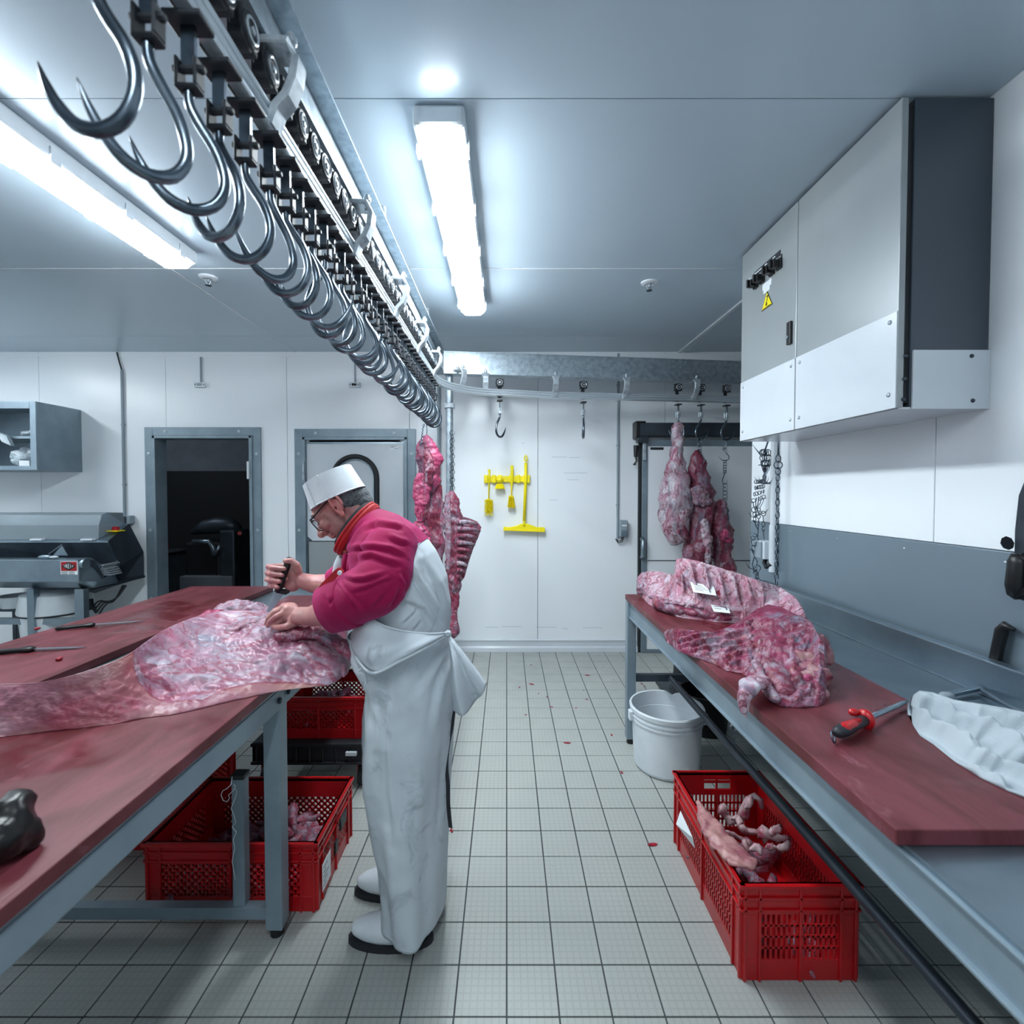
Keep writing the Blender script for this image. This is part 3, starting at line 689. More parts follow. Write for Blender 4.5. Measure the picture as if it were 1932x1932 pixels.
# ---- yellow tool rack
def yp(px, py, d=.03): return onY(px, py, WALL_Y-d)
RB = yp(915, 904).z
t = thing('tool_rack', 'yellow wall rack bar holding the cleaning tools', 'rack', yp(957, 904, 0))
a, b = yp(915, 911, .02), yp(999, 897, .02)
obj('bar', M().box(a.x, b.x, WALL_Y-.03, WALL_Y, a.z+.006, b.z-.006), 'yellow', t, bevel=.004)
for px in (917, 932, 943, 964, 978, 990, 996):
    c = yp(px, 904); obj('clamp', M().box(c.x-.018, c.x+.018, WALL_Y-.045, WALL_Y-.005, a.z-.002, b.z+.004), 'yellow', t, bevel=.006)
def bristles(m, n, gen, r=.0016):
    for _ in range(n):
        p, q_ = gen(); m.tube([p, q_], [r, r*.7], 4)
t = thing('bottle_brush', 'yellow bottle brush with round bristle head at the left end of the rack', 'brush', yp(922, 930))
obj('handle', M().tube([yp(923, 886, .05), yp(923, 900, .05), yp(922, 941, .05)], [.011, .008, .006], 8).torus(yp(923, 888, .05), .009, .004), 'yellow', t, smooth=True)
m = M().cyl(yp(922, 940, .05), yp(922, 968, .05), .006); c0, c1 = yp(922, 941, .05), yp(922, 967, .05)
def gb():
    s = random.random(); a_ = random.uniform(0, 2*math.pi); c_ = c0.lerp(c1, s); L = .042
    return c_, c_+Vector((math.cos(a_)*L, math.sin(a_)*L*.9, -.012-.03*(s > .9)*random.random()))
bristles(m, 420, gb); bh = obj('bristle_head', m, 'yellow', t); bh['kind'] = 'stuff'
t = thing('dish_brush', 'yellow round scrubbing brush clipped second from the left on the rack', 'brush', yp(943, 910))
obj('head', M().lathe(yp(943, 908, .055), [(.008, .03), (.03, .026), (.036, .01), (.03, -.004), (.022, -.012)], 20), 'yellow', t, smooth='auto')
m = M().lathe(yp(943, 915, .055), [(.026, .012), (.034, -.01), (.044, -.03), (.043, -.036), (.01, -.036)], 22)
c0 = yp(943, 913, .055)
def gb():
    a_ = random.uniform(0, 2*math.pi); return c0+Vector((math.cos(a_)*.027, math.sin(a_)*.027, 0)), c0+Vector((math.cos(a_)*.048, math.sin(a_)*.048, -.045))
bristles(m, 150, gb, .002); obj('bristle_head', m, 'yellow', t)['kind'] = 'stuff'
t = thing('hand_brush', 'yellow hand brush with tapered handle left of the squeegee', 'brush', yp(965, 920))
hp = [yp(966, 878, .05), yp(966, 890, .05), yp(966, 905, .05), yp(965, 920, .05), yp(965, 935, .05)]
obj('handle', M().tube(hp, [.013, .015, .014, .008, .005], 10, flat=.7), 'yellow', t, smooth=True)
a_, b_ = yp(964.5, 935, .05), yp(964.5, 959, .05)
obj('head', M().rings([[(a_.x-.022, a_.y-.012, a_.z), (a_.x+.022, a_.y-.012, a_.z), (a_.x+.022, a_.y+.015, a_.z), (a_.x-.022, a_.y+.015, a_.z)], [(b_.x-.034, b_.y-.012, b_.z+.01), (b_.x+.034, b_.y-.012, b_.z+.01), (b_.x+.034, b_.y+.015, b_.z+.01), (b_.x-.034, b_.y+.015, b_.z+.01)]]), 'yellow', t, bevel=.003)
m = M()
def gb():
    u, v_ = random.uniform(-1, 1), random.random(); p = a_.lerp(b_, v_*.9); return p+Vector((u*(.02+.012*v_), -.01, 0)), p+Vector((u*(.024+.014*v_), -.03, -.008))
bristles(m, 260, gb, .0022); obj('bristle_field', m, 'yellow', t)['kind'] = 'stuff'
t = thing('floor_squeegee', 'yellow squeegee with a long handle and wide blade at the right of the rack', 'squeegee', yp(990, 930))
obj('handle', M().tube([yp(992, 873, .05), yp(992, 904, .05), yp(989, 983, .05)], .014, 12), 'yellow', t, smooth=True)
obj('grip_loop', M().torus(yp(992, 865, .05), .016, .006, (0, 1, 0), 16, 6, .75, 1.6), 'yellow', t, smooth=True)
obj('socket', M().tube([yp(989, 981, .05), yp(989, 986, .05), yp(989, 993, .05)], [.014, .01, .016], 10), 'yellow', t, smooth=True)
pts = [yp(px, py, .06) for px, py in ((950, 994), (962, 995), (975, 992), (984, 988), (994, 988), (1003, 991), (1014, 995), (1028, 995), (1028, 1002), (950, 1000))]
obj('blade_holder', M().prism(pts, (0, .035, 0)), 'yellow', t, bevel=.003)
obj('rubber_lip', M().prism([yp(949, 999, .07), yp(1028, 1001, .07), yp(1028, 1004, .07), yp(949, 1001, .07)], (0, .012, 0)), 'yellow', t)
# ---- open wall cabinet, far left
cx1 = onY(140, 800, WALL_Y).x; fy = WALL_Y-.42; fr = onY(70, 800, fy).x; ztop = onY(70, 764, fy).z; zbot = onY(70, 887, fy).z
zt2 = onY(140, 776, WALL_Y).z; zb2 = zbot
t = thing('open_shelf_cabinet', 'open grey metal wall cabinet with shelves of bags, far left', 'cabinet', (fr-.6, fy, zbot))
X0 = fr-1.0; ztop = (ztop+zt2)/2+.02
obj('carcass', M().box(X0+.03, fr-.03, WALL_Y-.02, WALL_Y, zbot+.03, ztop-.03).box(fr-.03, fr, fy, WALL_Y, zbot, ztop).box(X0, X0+.03, fy, WALL_Y, zbot, ztop).box(X0+.03, fr-.03, fy, WALL_Y, zbot, zbot+.03).box(X0+.03, fr-.03, fy, WALL_Y, ztop-.03, ztop), 'frame_paint', t)
obj('front_frame', M().box(fr-.05, fr+.002, fy-.012, fy, zbot, ztop).box(X0, fr-.05, fy-.012, fy, ztop-.06, ztop).box(X0, fr-.05, fy-.012, fy, zbot, zbot+.035), 'steel', t, bevel=.002)
sz = (zbot+ztop)/2-.0
obj('shelf', M().box(X0+.03, fr-.03, fy+.02, WALL_Y-.02, sz-.02, sz), 'steel', t)
def bag(lb, c, r, seed):
    m = M(); m.ell(c, r, None, 28, 18)
    m.v = [tuple(Vector(v)+(Vector(v)-Vector(c)).normalized()*(.035*fbm(Vector(v)+Vector((seed, 0, 0)), 14))) for v in m.v]
    o = obj('plastic_bag', m, 'cloth_bag', None, smooth=False); tag(o, lb, 'bag'); return o
zz = zbot+.03
bag('bulky clear plastic bag filling the bottom shelf of the wall cabinet', (fr-.22, fy+.2, zz+.085), (.17, .12, .085), 3)
bag('flat clear plastic bag lying on the upper shelf of the wall cabinet', (fr-.17, fy+.2, sz+.04), (.12, .1, .035), 8)
bx = obj('label_box', M().box(fr-.17, fr-.085, fy+.012, fy+.06, zz, zz+.05), 'paper', None); tag(bx, 'little white carton with a blue label in front of the bag in the wall cabinet', 'box')
m = M().prism([(fr-.24, fy-.02, sz+.0), (fr-.20, fy-.02, sz-.085), (fr-.28, fy-.02, sz-.05), (fr-.32, fy-.02, sz+.03)], (0, .03, .0)); o = obj('plastic_sleeve', m, 'cloth_bag', None); tag(o, 'loose white plastic sleeve hanging over the shelf edge of the wall cabinet', 'bag')
# ---- slicing machine at the left (stand, trough, hood)
SY = 3.75                                           # front face of the trough
def s(px, py, Y=SY): return onY(px, py, Y)
t = thing('slicing_machine', 'long steel slicing machine with clear hood and red emblem at the far left', 'machine', s(120, 1230))
xe = s(148, 1060).x; xl = xe-1.15
fz1, fz0, fzb = s(100, 1056).z, s(100, 1098).z, s(100, 1114).z
obj('trough', M().rings([[(x, SY, fz1), (x, SY, fz0), (x+(.04 if x > xl else 0), SY+.10, fzb), (x+(.04 if x > xl else 0), SY+.34, fzb), (x, SY+.34, fz1-.16), (x, SY+.12, fz1)] for x in (xl, xe)]), 'steel', t, bevel=.004)
# end plate: dark side with V notch
ye, yf = SY+.0, SY+.5
side = [(148, 1056, 0), (152, 1055, .05), (180, 1057, .09), (197, 1090, .2), (226, 1066, .3), (204, 1021, .22), (244, 988, .5), (271, 1041, .62), (272, 1089, .62), (228, 1102, .45), (180, 1119, .28), (160, 1115, .12), (149, 1100, .02)]
pl = [onY(px, py, SY+d) for px, py, d in side]
obj('end_plate', M().prism(pl, (-.012, 0.0, 0)), 'steel_dark', t)
# upper housing: sloping top, dark underside cover
a_, b_ = onY(204, 1021, SY+.22), onY(244, 988, SY+.5)
obj('upper_deck', M().prism([(a_.x-.002, a_.y, a_.z), (b_.x-.002, b_.y, b_.z), (xl, b_.y, b_.z), (xl, a_.y, a_.z)], (0, 0, -.012)), 'steel', t)
obj('inner_wall', M().prism([(a_.x-.01, a_.y+.01, a_.z-.01), (xl, a_.y+.01, a_.z-.01), (xl, SY+.30, fz1-.02), (onY(226, 1066, SY+.3).x-.01, SY+.30, onY(226, 1066, SY+.3).z)], (0, .012, 0)), 'steel_dark', t)
obj('back_wall', M().box(xl, onY(250, 1000, SY+.6).x-.03, SY+.60, SY+.62, fzb, b_.z-.02).box(xl, a_.x, SY+.3, SY+.62, fzb-.01, fzb+.01), 'steel_dark', t)
gr = M()
for k in range(6):
    p = onY(186+k*2.2, 1067+k*4, SY+.12); gr.box(p.x, onY(226-k*5, 1067+k*4, SY+.3).x, SY+.14+.01*k, SY+.30, p.z-.006, p.z+.004)
obj('grille', gr, 'rail_alu', t)['kind'] = 'stuff'
obj('front_roller', M().cyl(onY(152, 1064, SY+.04), onY(163, 1064, SY+.04), .04, None, 20), 'steel', t, smooth='auto')
hm = N('clear_hood'); hm.col('#c9d6de'); hm.pr(.25); hm.b.inputs['Transmission Weight'].default_value = .75; MT['hood'] = hm.m
h0, h1 = onY(204, 1017, SY+.24), onY(213, 966, SY+.40)
hood = [(h0.y, h0.z), (SY+.25, h0.z+.12), (SY+.28, h0.z+.20), (SY+.34, h1.z), (SY+.5, h1.z-.01), (SY+.52, b_.z)]
outer = [(y, z) for y, z in hood]; inner = [(y+.006, z-.006) for y, z in hood][::-1]
obj('clear_hood', M().prism([(xl, y, z) for y, z in outer+inner], (h1.x-xl, 0, 0)), 'hood', t)
obj('hood_end', M().prism([(h1.x, y, z) for y, z in outer+[(SY+.5, b_.z)]], (.006, 0, 0)), 'hood', t)
for px in (71, 166):
    p = onY(px, 1019, SY+.22); obj('hood_hinge', M().box(p.x-.05, p.x+.05, p.y-.02, p.y+.02, p.z-.004, p.z+.012), 'white_plastic', t, bevel=.004)
p = onY(219, 998, SY+.36)
obj('switch_plate', M().box(p.x-.05, p.x+.04, p.y-.04, p.y+.05, p.z-.02, p.z-.012), 'yellow', t)
obj('rotary_switch', M().lathe((p.x-.005, p.y, p.z-.012), [(.028, 0), (.026, .018), (.01, .02)], 16).box(p.x-.03, p.x+.02, p.y-.008, p.y+.008, p.z, p.z+.02), 'red_plastic', t, smooth='auto')
obj('pusher_arm', M().bar(onY(92, 1046, SY+.05), onY(117, 1028, SY+.2), .008, .008).prism([onY(117, 1029, SY+.2), onY(128, 1048, SY+.2), onY(100, 1048, SY+.2)], (0, .005, 0)), 'steel', t)
obj('latch', M().ell(onY(86, 1051, SY+.03), (.06, .02, .018)), 'steel', t, smooth=True)
obj('white_knob', M().ell(onY(102, 1051, SY+.03), (.035, .02, .01)), 'white_plastic', t, smooth=True)
# emblem
p = onY(131, 1072, SY); ex0, ex1 = onY(115, 1072, SY).x, onY(147, 1072, SY).x; ez1, ez0 = onY(131, 1059, SY).z, onY(131, 1084, SY).z
t2 = obj('emblem_plate', M().box(ex0, ex1, SY-.004, SY-.0005, ez0, ez1), 'paper', t)
emid = onY(131, 1077, SY).z
obj('red_field', M().box(ex0+.005, ex1-.005, SY-.0055, SY-.003, emid, ez1-.004), 'red_plastic', t2)
cxm, czm = (ex0+ex1)/2, (emid+ez1)/2-.001; hh = (ez1-emid)/2-.003; hw_ = (ex1-ex0)/2-.008
obj('black_diamond', M().prism([(cxm-hw_, SY-.0065, czm), (cxm, SY-.0065, czm-hh), (cxm+hw_, SY-.0065, czm), (cxm, SY-.0065, czm+hh)], (0, .001, 0)), 'ink', t2)
for k, ch in enumerate('TREIF'):
    zsc = [.42, .8, 1.05, .8, .42][k]
    tx = text('lettering', ch, .052*1.0, (0, 0, 0), RY, 'paper', t2, align='CENTER', sx=.54)
    tx.data.transform(Matrix.Diagonal((1, 1, zsc, 1))); tx.data.transform(Matrix.Translation((cxm+(k-2)*.0165, SY-.0075, czm)))
pr_ = M()
for r_ in range(3):
    for c_ in range(2): pr_.box(ex0+.006+c_*.06, ex0+.055+c_*.055, SY-.0048, SY-.0038, emid-.009-r_*.009, emid-.006-r_*.009)
obj('small_print', pr_, 'ink', t2)['kind'] = 'stuff'
for (px0, px1, Y) in ((51, 64, SY+.05), (141, 158, SY+.05), (64, 72, SY+.4), (158, 165, SY+.4)):
    a1, a2 = s(px0, 1150, Y).x, s(px1, 1150, Y).x; obj('leg', M().box(a1, a2, Y, Y+.05, 0, fzb), 'steel_dark' if Y > SY+.1 else 'steel', t)
obj('cross_brace', M().box(xl, xe, SY+.08, SY+.11, .42, .47), 'steel', t)
cb_ = M()
for k in range(4):
    p0 = onY(232+k*2, 1104, SY+.4); p3 = onY(172+k*5, 1150+k*3, SY+.3)
    cb_.tube(catm([p0, p0.lerp(p3, .4)+Vector((.02, 0, -.06+.02*k)), p0.lerp(p3, .75)+Vector((0, 0, .02)), p3], 6), .007, 6)
obj('cable_bundle', cb_, 'black_rubber', t, smooth=True)['kind'] = 'stuff'
obj('plug', M().bar(onY(170, 1130, SY+.3), onY(172, 1150, SY+.3), .035, .03).bar(onY(172, 1142, SY+.3), onY(183, 1156, SY+.3), .022, .02), 'black_rubber', t, bevel=.004)
# things under the slicer
t = thing('round_bin', 'pale round bin with a dark rim standing under the slicing machine', 'bin', s(110, 1200, 4.05))
c = s(108, 1150, 4.05); obj('tub', M().lathe((c.x, c.y, 0), [(.02, .0), (.20, .0), (.24, .47), (.235, .475), (.22, .45), (.19, .03), (.01, .03)], 32), 'white_plastic', t, smooth='auto')
obj('lid', M().lathe((c.x, c.y, .475), [(.245, 0), (.25, .02), (.23, .16), (.15, .20), (.01, .205)], 32), 'white_plastic', t, smooth='auto')
obj('rim_band', M().torus((c.x, c.y, .478), .243, .008, (0, 0, 1), 36), 'black_rubber', t, smooth=True)
t = thing('plastic_basin', 'white plastic basin on the floor rack at the far left under the slicer', 'basin', s(32, 1130, 4.0))
c = s(33, 1135, 4.0); obj('bowl', M().lathe((c.x, c.y, c.z-.04), [(.01, 0), (.10, 0), (.125, .09), (.13, .095), (.12, .095), (.095, .01), (.01, .01)], 28), 'white_plastic', t, smooth='auto')
obj('stand', M().box(c.x-.13, c.x+.13, c.y-.1, c.y+.1, c.z-.06, c.z-.04).box(c.x-.12, c.x-.09, c.y-.1, c.y-.07, 0, c.z-.06).box(c.x+.09, c.x+.12, c.y-.1, c.y-.07, 0, c.z-.06).box(c.x-.12, c.x-.09, c.y+.07, c.y+.1, 0, c.z-.06).box(c.x+.09, c.x+.12, c.y+.07, c.y+.1, 0, c.z-.06), 'steel_dark', t)
# ================================================================ electrical cabinet on the right wall
t = thing('electrical_cabinet', 'large grey two-door electrical cabinet high on the right wall', 'cabinet', (1.42, 2.1, 1.757))
CX, CY0, CY1, CZ0, CZ1 = 1.27, 1.575, 2.625, 1.757, 2.755
obj('body', M().box(CX+.045, 1.571, CY0+.005, CY1, CZ0+.006, CZ1), 'cabinet_side', t, bevel=.003)
obj('bottom_plate', M().box(CX+.01, 1.571, CY0+.006, CY1-.004, CZ0, CZ0+.006), 'white_enamel', t)
ymid = 2.127
for (a, b, nm) in ((CY0, ymid-.002, 'door'), (ymid+.002, CY1, 'door')):
    d = obj(nm, M().box(CX, CX+.022, a, b, CZ0+.004, CZ1-.002), 'cabinet_grey', t, bevel=.003)
    obj('guard_sheet', M().box(CX-.003, CX+.0005, a+.002, b-.002, CZ0+.003, 2.073), 'white_enamel', d, bevel=.0005, seg=1)
    for yy in (a+.03, b-.03):
        for z in (CZ0+.05, 2.045): obj('screw', M().lathe((CX-.003, yy, z), [(.008, .0), (.007, -.003), (.001, -.004)], 10, 'x'), 'cast_alu', d, smooth=True)
    if a > 2:
        obj('handle', M().box(CX-.012, CX, 2.155, 2.185, 2.145, 2.245), 'black_plastic', d, bevel=.002)
        obj('lock', M().cyl((CX-.016, 2.17, 2.178), (CX-.01, 2.17, 2.178), .007), 'steel', d)
        bar0, bar1 = onX(1424, 520, CX), onX(1473, 474, CX)
        obj('legend_strip', M().box(CX-.002, CX, bar1.y, bar0.y, (bar0.z+bar1.z)/2-.012, (bar0.z+bar1.z)/2+.012), 'trolley_plastic', d)
        zs = (bar0.z+bar1.z)/2
        sw = M(); kn = M(); lg = M()
        for px, py in ((1425, 525), (1437, 517), (1455, 502), (1469, 490)):
            yy = onX(px+3, py, CX).y
            obj('rotary_switch', M().box(CX-.012, CX, yy-.02, yy+.02, zs-.078, zs-.03).bar((CX-.012, yy, zs-.055), (CX-.04, yy, zs-.055), .034, .034).box(CX-.052, CX-.04, yy-.006, yy+.006, zs-.075, zs-.035), 'black_plastic', d, bevel=.003)
            obj('legend_plate', M().box(CX-.003, CX, yy-.017, yy+.017, zs-.03, zs-.014), 'trolley_plastic', d)
            for i_ in range(2): lg.box(CX-.0045, CX-.003, yy-.01, yy+.008-.006*i_, zs-.021-.006*i_, zs-.019-.006*i_)
        for yy0, yy1 in ((2.30, 2.32), (2.37, 2.39), (2.42, 2.50), (2.53, 2.55)): lg.box(CX-.0035, CX-.002, yy0, yy1, zs-.002, zs+.003)
        obj('legend_print', lg, 'paper', d)['kind'] = 'stuff'
        st0, st1 = onX(1439, 545, CX), onX(1456, 520, CX)
        obj('label', M().box(CX-.0015, CX, st1.y, st0.y, zs-.115, zs-.085).box(CX-.0015, CX, st1.y+.015, st0.y-.01, zs-.135, zs-.115), 'paper', d)
        # yellow warning triangle
        c = onX(1448, 566, CX); A = (CX-.002, c.y, onX(1448, 549, CX).z); Lf = (CX-.002, onX(1437.5, 588, CX).y, onX(1437.5, 588, CX).z); Rt = (CX-.002, onX(1458, 573.5, CX).y, 0)
        zb_ = Lf[2]; half = (Lf[1]-Rt[1])/2; cy = (Lf[1]+Rt[1])/2
        tri = [(CX-.002, cy+half, zb_), (CX-.002, cy-half, zb_), (CX-.002, cy, A[2])]
        cen = Vector((CX-.002, cy, (2*zb_+A[2])/3))
        w_ = obj('warning_sign', M().prism(tri, (.002, 0, 0)), 'ink', d)
        tri2 = [cen+(Vector(p)-cen)*.88+Vector((-.001, 0, 0)) for p in tri]
        obj('yellow_field', M().prism(tri2, (.001, 0, 0)), 'yellow', w_)
        hgt = A[2]-zb_; X_ = CX-.0036
        bolt = [(.18, .72), (-.02, .70), (.06, .55), (-.12, .30), (-.02, .34), (.12, .48), (.10, .60), (.22, .62)]
        obj('pictogram', M().prism([(X_, cy-u*half*1.3, zb_+v*hgt) for u, v in bolt], (.001, 0, 0)).bar((X_, cy-.02*half, zb_+.32*hgt), (X_, cy+.16*half, zb_+.16*hgt), .001, .006).bar((X_, cy-.05*half, zb_+.3*hgt), (X_, cy+.0*half, zb_+.15*hgt), .001, .005).box(X_, X_+.001, cy-half*.7, cy+half*.7, zb_+.055*hgt, zb_+.085*hgt), 'ink', w_)
obj('side_sheet', M().box(CX+.050, 1.571, CY0-.002, CY0+.005, CZ0-.001, 1.947), 'white_enamel', t, bevel=.001, seg=1)
for (px, py) in ((1708, 672), (1832, 672), (1706, 715), (1704, 754), (1834, 756)):
    p = onY(px, py, CY0); obj('screw', M().lathe((p.x, CY0-.002, p.z), [(.007, 0), (.006, .003), (.001, .004)], 10, 'y'), 'steel_dark', t, smooth=True)
obj('door_seal', M().box(CX+.022, CX+.045, CY0+.012, CY1-.01, CZ0+.02, CZ1-.02), 'black_rubber', t)
# ================================================================ chains and hooks on the right wall
t = thing('water_pipe', 'white pipe running down the right wall behind the hanging hooks', 'pipe', (1.55, 2.85, 1.0))
pA = onX(1463, 1050, 1.545); pB = onX(1459, 985, 1.545)
obj('pipe', M().cyl((1.545, pB.y, 1.02), (1.545, pB.y, CEIL), .017, None, 14), 'white_enamel', t, smooth='auto')
obj('sleeve', M().cyl((1.545, pB.y, 1.02), (1.545, pB.y, 1.29), .021, None, 14), 'white_plastic', t, smooth='auto')
t = thing('socket_box', 'grey socket box with a black cable loop low on the right wall', 'socket', (1.55, 2.9, 1.1))
a_, b_ = onX(1430, 1050, 1.53), onX(1452, 1022, 1.53)
obj('case', M().box(1.50, 1.569, b_.y, a_.y, a_.z+.0, b_.z), 'white_plastic', t, bevel=.004)
obj('flap', M().box(1.49, 1.50, b_.y+.02, a_.y-.01, a_.z+.005, b_.z-.005), 'grey_plastic', t)
obj('cable', M().tube([onX(1446, 1048, 1.53), onX(1442, 1062, 1.53), onX(1446, 1070, 1.52), onX(1454, 1067, 1.53), onX(1454, 1056, 1.545)], .012, 8), 'black_rubber', t, smooth=True)
t = thing('chain', 'long dark chain with rings at both ends hanging on the right wall', 'chain', onX(1467, 850, 1.52))
c = onX(1472, 838, 1.52); e = onX(1464, 1105, 1.50); zt = c.z
obj('hook', M().tube([(1.56, c.y+.0, zt+.03), (1.53, c.y, zt+.05), (1.51, c.y, zt+.03), (1.51, c.y, zt-.06)], .005), 'hook_steel', t, smooth=True)
z = ring_chain(t, (1.51, c.y, zt-.06), 3, .021, .0035, 'hook_steel', face=(-.5, 1, 0))
pz = oval_chain(t, (1.51, c.y, z), 20, .0165, .003)
ring_chain(t, (1.51, c.y, pz[2]), 3, .022, .004, 'hook_steel', face=(-.5, 1, 0))
t = thing('hook_bunch', 'tangled bunch of thin meat hooks and ring links hanging beside the white pipe', 'hooks', onX(1440, 850, 1.5))
c = onX(1446, 842, 1.5)
obj('carrier_hook', M().tube([(1.56, c.y, c.z+.04), (1.52, c.y, c.z+.06), (1.50, c.y+.02, c.z-.03), (1.47, c.y-.01, c.z-.06), (1.43, c.y+.02, c.z+.01)], [.005]*4+[.001]), 'hook_steel', t, smooth=True)
def strand(px0, py0, px1, py1, n, R, hookh, X, sp):
    a_, b_ = onX(px0, py0, X), onX(px1, py1, X)
    for k in range(n):
        p = a_.lerp(b_, (k+.5)/n); m = M(); link_ring(m, p, R, .0026, (math.sin(sp+k), math.cos(sp+k*1.3), .1)); obj('ring', m, 'hook_steel', t, smooth=True)
    m = M(); s_hook(m, b_.x, b_.y, b_.z+R*.5, hookh, hookh*.55, .0028, sp); obj('hook', m, 'hook_steel', t, smooth=True)
for k in range(7):
    x0 = 1439+k*1.6
    strand(x0, 848, x0-2+k, 880, 3, .017, .11, 1.49+.006*k, k*.5)
for k in range(5): strand(1428+k*3, 903, 1421+k*5, 950-k*2, 4, .011, .09, 1.49+.01*k, .4+k*.7)
strand(1424, 957, 1424, 985, 3, .018, .10, 1.50, .2); strand(1432, 958, 1431, 992, 5, .010, .10, 1.51, 1.2); strand(1440, 964, 1440, 1003, 4, .014, .09, 1.52, .8)
strand(1424, 1008, 1420, 1040, 3, .020, .12, 1.48, .1); strand(1428, 1012, 1424, 1045, 3, .017, .12, 1.50, 1.5); strand(1428, 1068, 1428, 1100, 4, .019, .08, 1.47, .3)
strand(1425, 1075, 1426, 1098, 2, .017, .08, 1.47, 1.3)
# ================================================================ left work table
BT = .88
t = thing('work_table', 'long steel work table on the left with red boards and the big carcass', 'table', (-1.4, 1.7, 0))
obj('table_top', M().box(-2.04, -.745, .40, 3.09, .838, .849), 'steel_table', t, bevel=.002)
fr_ = M().box(-.79, -.742, .42, 2.90, .775, .84).box(-2.04, -1.99, .42, 3.07, .775, .84).box(-1.99, -.79, .42, .47, .775, .84).box(-1.99, -.79, 2.85, 2.90, .775, .84)
obj('frame', fr_, 'frame_paint', t, bevel=.003)
for (x, y) in ((-.80, 1.56), (-.80, 2.84), (-2.03, .5), (-2.03, 3.0), (-.80, .45), (-2.03, 1.6)):
    o = obj('leg', M().box(x, x+.055, y, y+.055, .03, .80), 'frame_paint', t, bevel=.003)
    obj('foot', M().cyl((x+.027, y+.027, 0), (x+.027, y+.027, .035), .022), 'black_plastic', o)
for px, py in ((526, 1322), (543, 1304)):
    c = onX(px, py, -.742); obj('bolt', M().lathe((c.x, c.y, c.z), [(.010, 0), (.010, .007), (.004, .009)], 6, 'x'), 'steel_dark', t)
obj('lower_rail', M().box(-1.99, -.80, 1.57, 1.60, .06, .10), 'frame_paint', t)
obj('short_post', M().box(-.915, -.875, 1.575, 1.61, .10, .53), 'frame_paint', t, bevel=.002)
obj('post_cap', M().box(-.918, -.872, 1.572, 1.613, .53, .545), 'black_plastic', t, bevel=.002)
def board(nm, lb, x0, x1, y0, y1, z0=.850, z1=BT):
    m = M(); m.box(x0, x1, y0, y1, z0, z1)
    return tag(obj(nm, m, 'board', None, bevel=.0025), lb, 'board')
board('cutting_board', 'red cutting board at the far side of the left table, two knives on it', -2.02, -1.495, .41, 3.07)
board('cutting_board', 'red cutting board along the aisle side of the left table, under the carcass', -1.27, -.737, .41, 2.80)
def knife(lb, a, b, c, rh=.012, bw=.018, mat='black_plastic'):
    a, b, c = Vector(a), Vector(b), Vector(c)
    t = thing('boning_knife', lb, 'knife', a); d = (b-a).normalized(); up = Vector((0, 0, 1)); sd = d.cross(up).normalized()
    obj('handle', M().tube([a, a.lerp(b, .06), a.lerp(b, .3), a.lerp(b, .7), a.lerp(b, .9), b], [rh*.6, rh, rh*.95, rh*.85, rh*1.25, rh*.7], 10, flat=.7, side=sd), mat, t, smooth=True)
    w0 = bw*.5; e = (c-b); p = [b+sd*w0, b+e*.7+sd*w0, c, b+e*.75-sd*w0*.9, b-sd*w0]
    obj('blade', M().prism([q_+Vector((0, 0, -.001)) for q_ in p], (0, 0, .002)), 'blade', t)
z_ = BT+.010
knife('black handled boning knife farther from the camera, lying on the far left board', onZ(104, 1186, z_), onZ(180, 1178, z_), onZ(275, 1171, BT+.004))
knife('black handled boning knife nearer the camera, cut by the left picture edge', onZ(-38, 1233, z_), onZ(66, 1224, z_), onZ(163, 1221, BT+.004), .014)
# blurred black object at the lower left
m = M().ell(onZ(18, 1560, BT+.045), (.042, .03, .05)).ell(onZ(28, 1515, BT+.075), (.03, .024, .022)).ell(onZ(58, 1568, BT+.03), (.018, .02, .035)).ell(onZ(-10, 1590, BT+.04), (.04, .03, .04))
o = obj('black_glove', remesh(m, .006, 5, 'black_glove', lambda p, n_: .008*fbm(p, 22)), simple('black_glove', '#050506', .35), None, smooth=True)
tag(o, 'crumpled glossy black rubber glove on the left board, lower left corner', 'glove')
for px, py, lb in ((70, 1186, 'tiny red meat scrap by the far black knife'), (112, 1243, 'tiny red meat scrap between the knives and the carcass leg')):
    m = M().ell(onZ(px, py, BT+.006), (.011, .011, .007), None, 8, 6); m.v = [tuple(Vector(v)+Vector((.004, .004, .002))*fbm(v, 90)) for v in m.v]
    tag(obj('meat_scrap', m, simple('scrap_red', '#a01c33', .3, 0, '#6c0c1c', 40) if 'scrap_red' not in MT else 'scrap_red', None, smooth=True), lb, 'meat')
# string hanging from the short post
pts = []
for px, py in ((438, 1466), (436, 1480), (428, 1488), (420, 1492), (417, 1500), (421, 1510), (428, 1513), (433, 1506), (431, 1500), (440, 1492), (445, 1483), (440, 1478), (447, 1494), (443, 1508), (436, 1525), (442, 1540), (445, 1552), (438, 1560), (446, 1570), (440, 1585), (443, 1600), (438, 1625), (444, 1660)):
    pts.append(onY(px, py, 1.565))
tag(obj('string', M().tube(pts, .0011, 5), 'paper', None, smooth=True), 'thin pale string dangling from the short post under the left table', 'string')
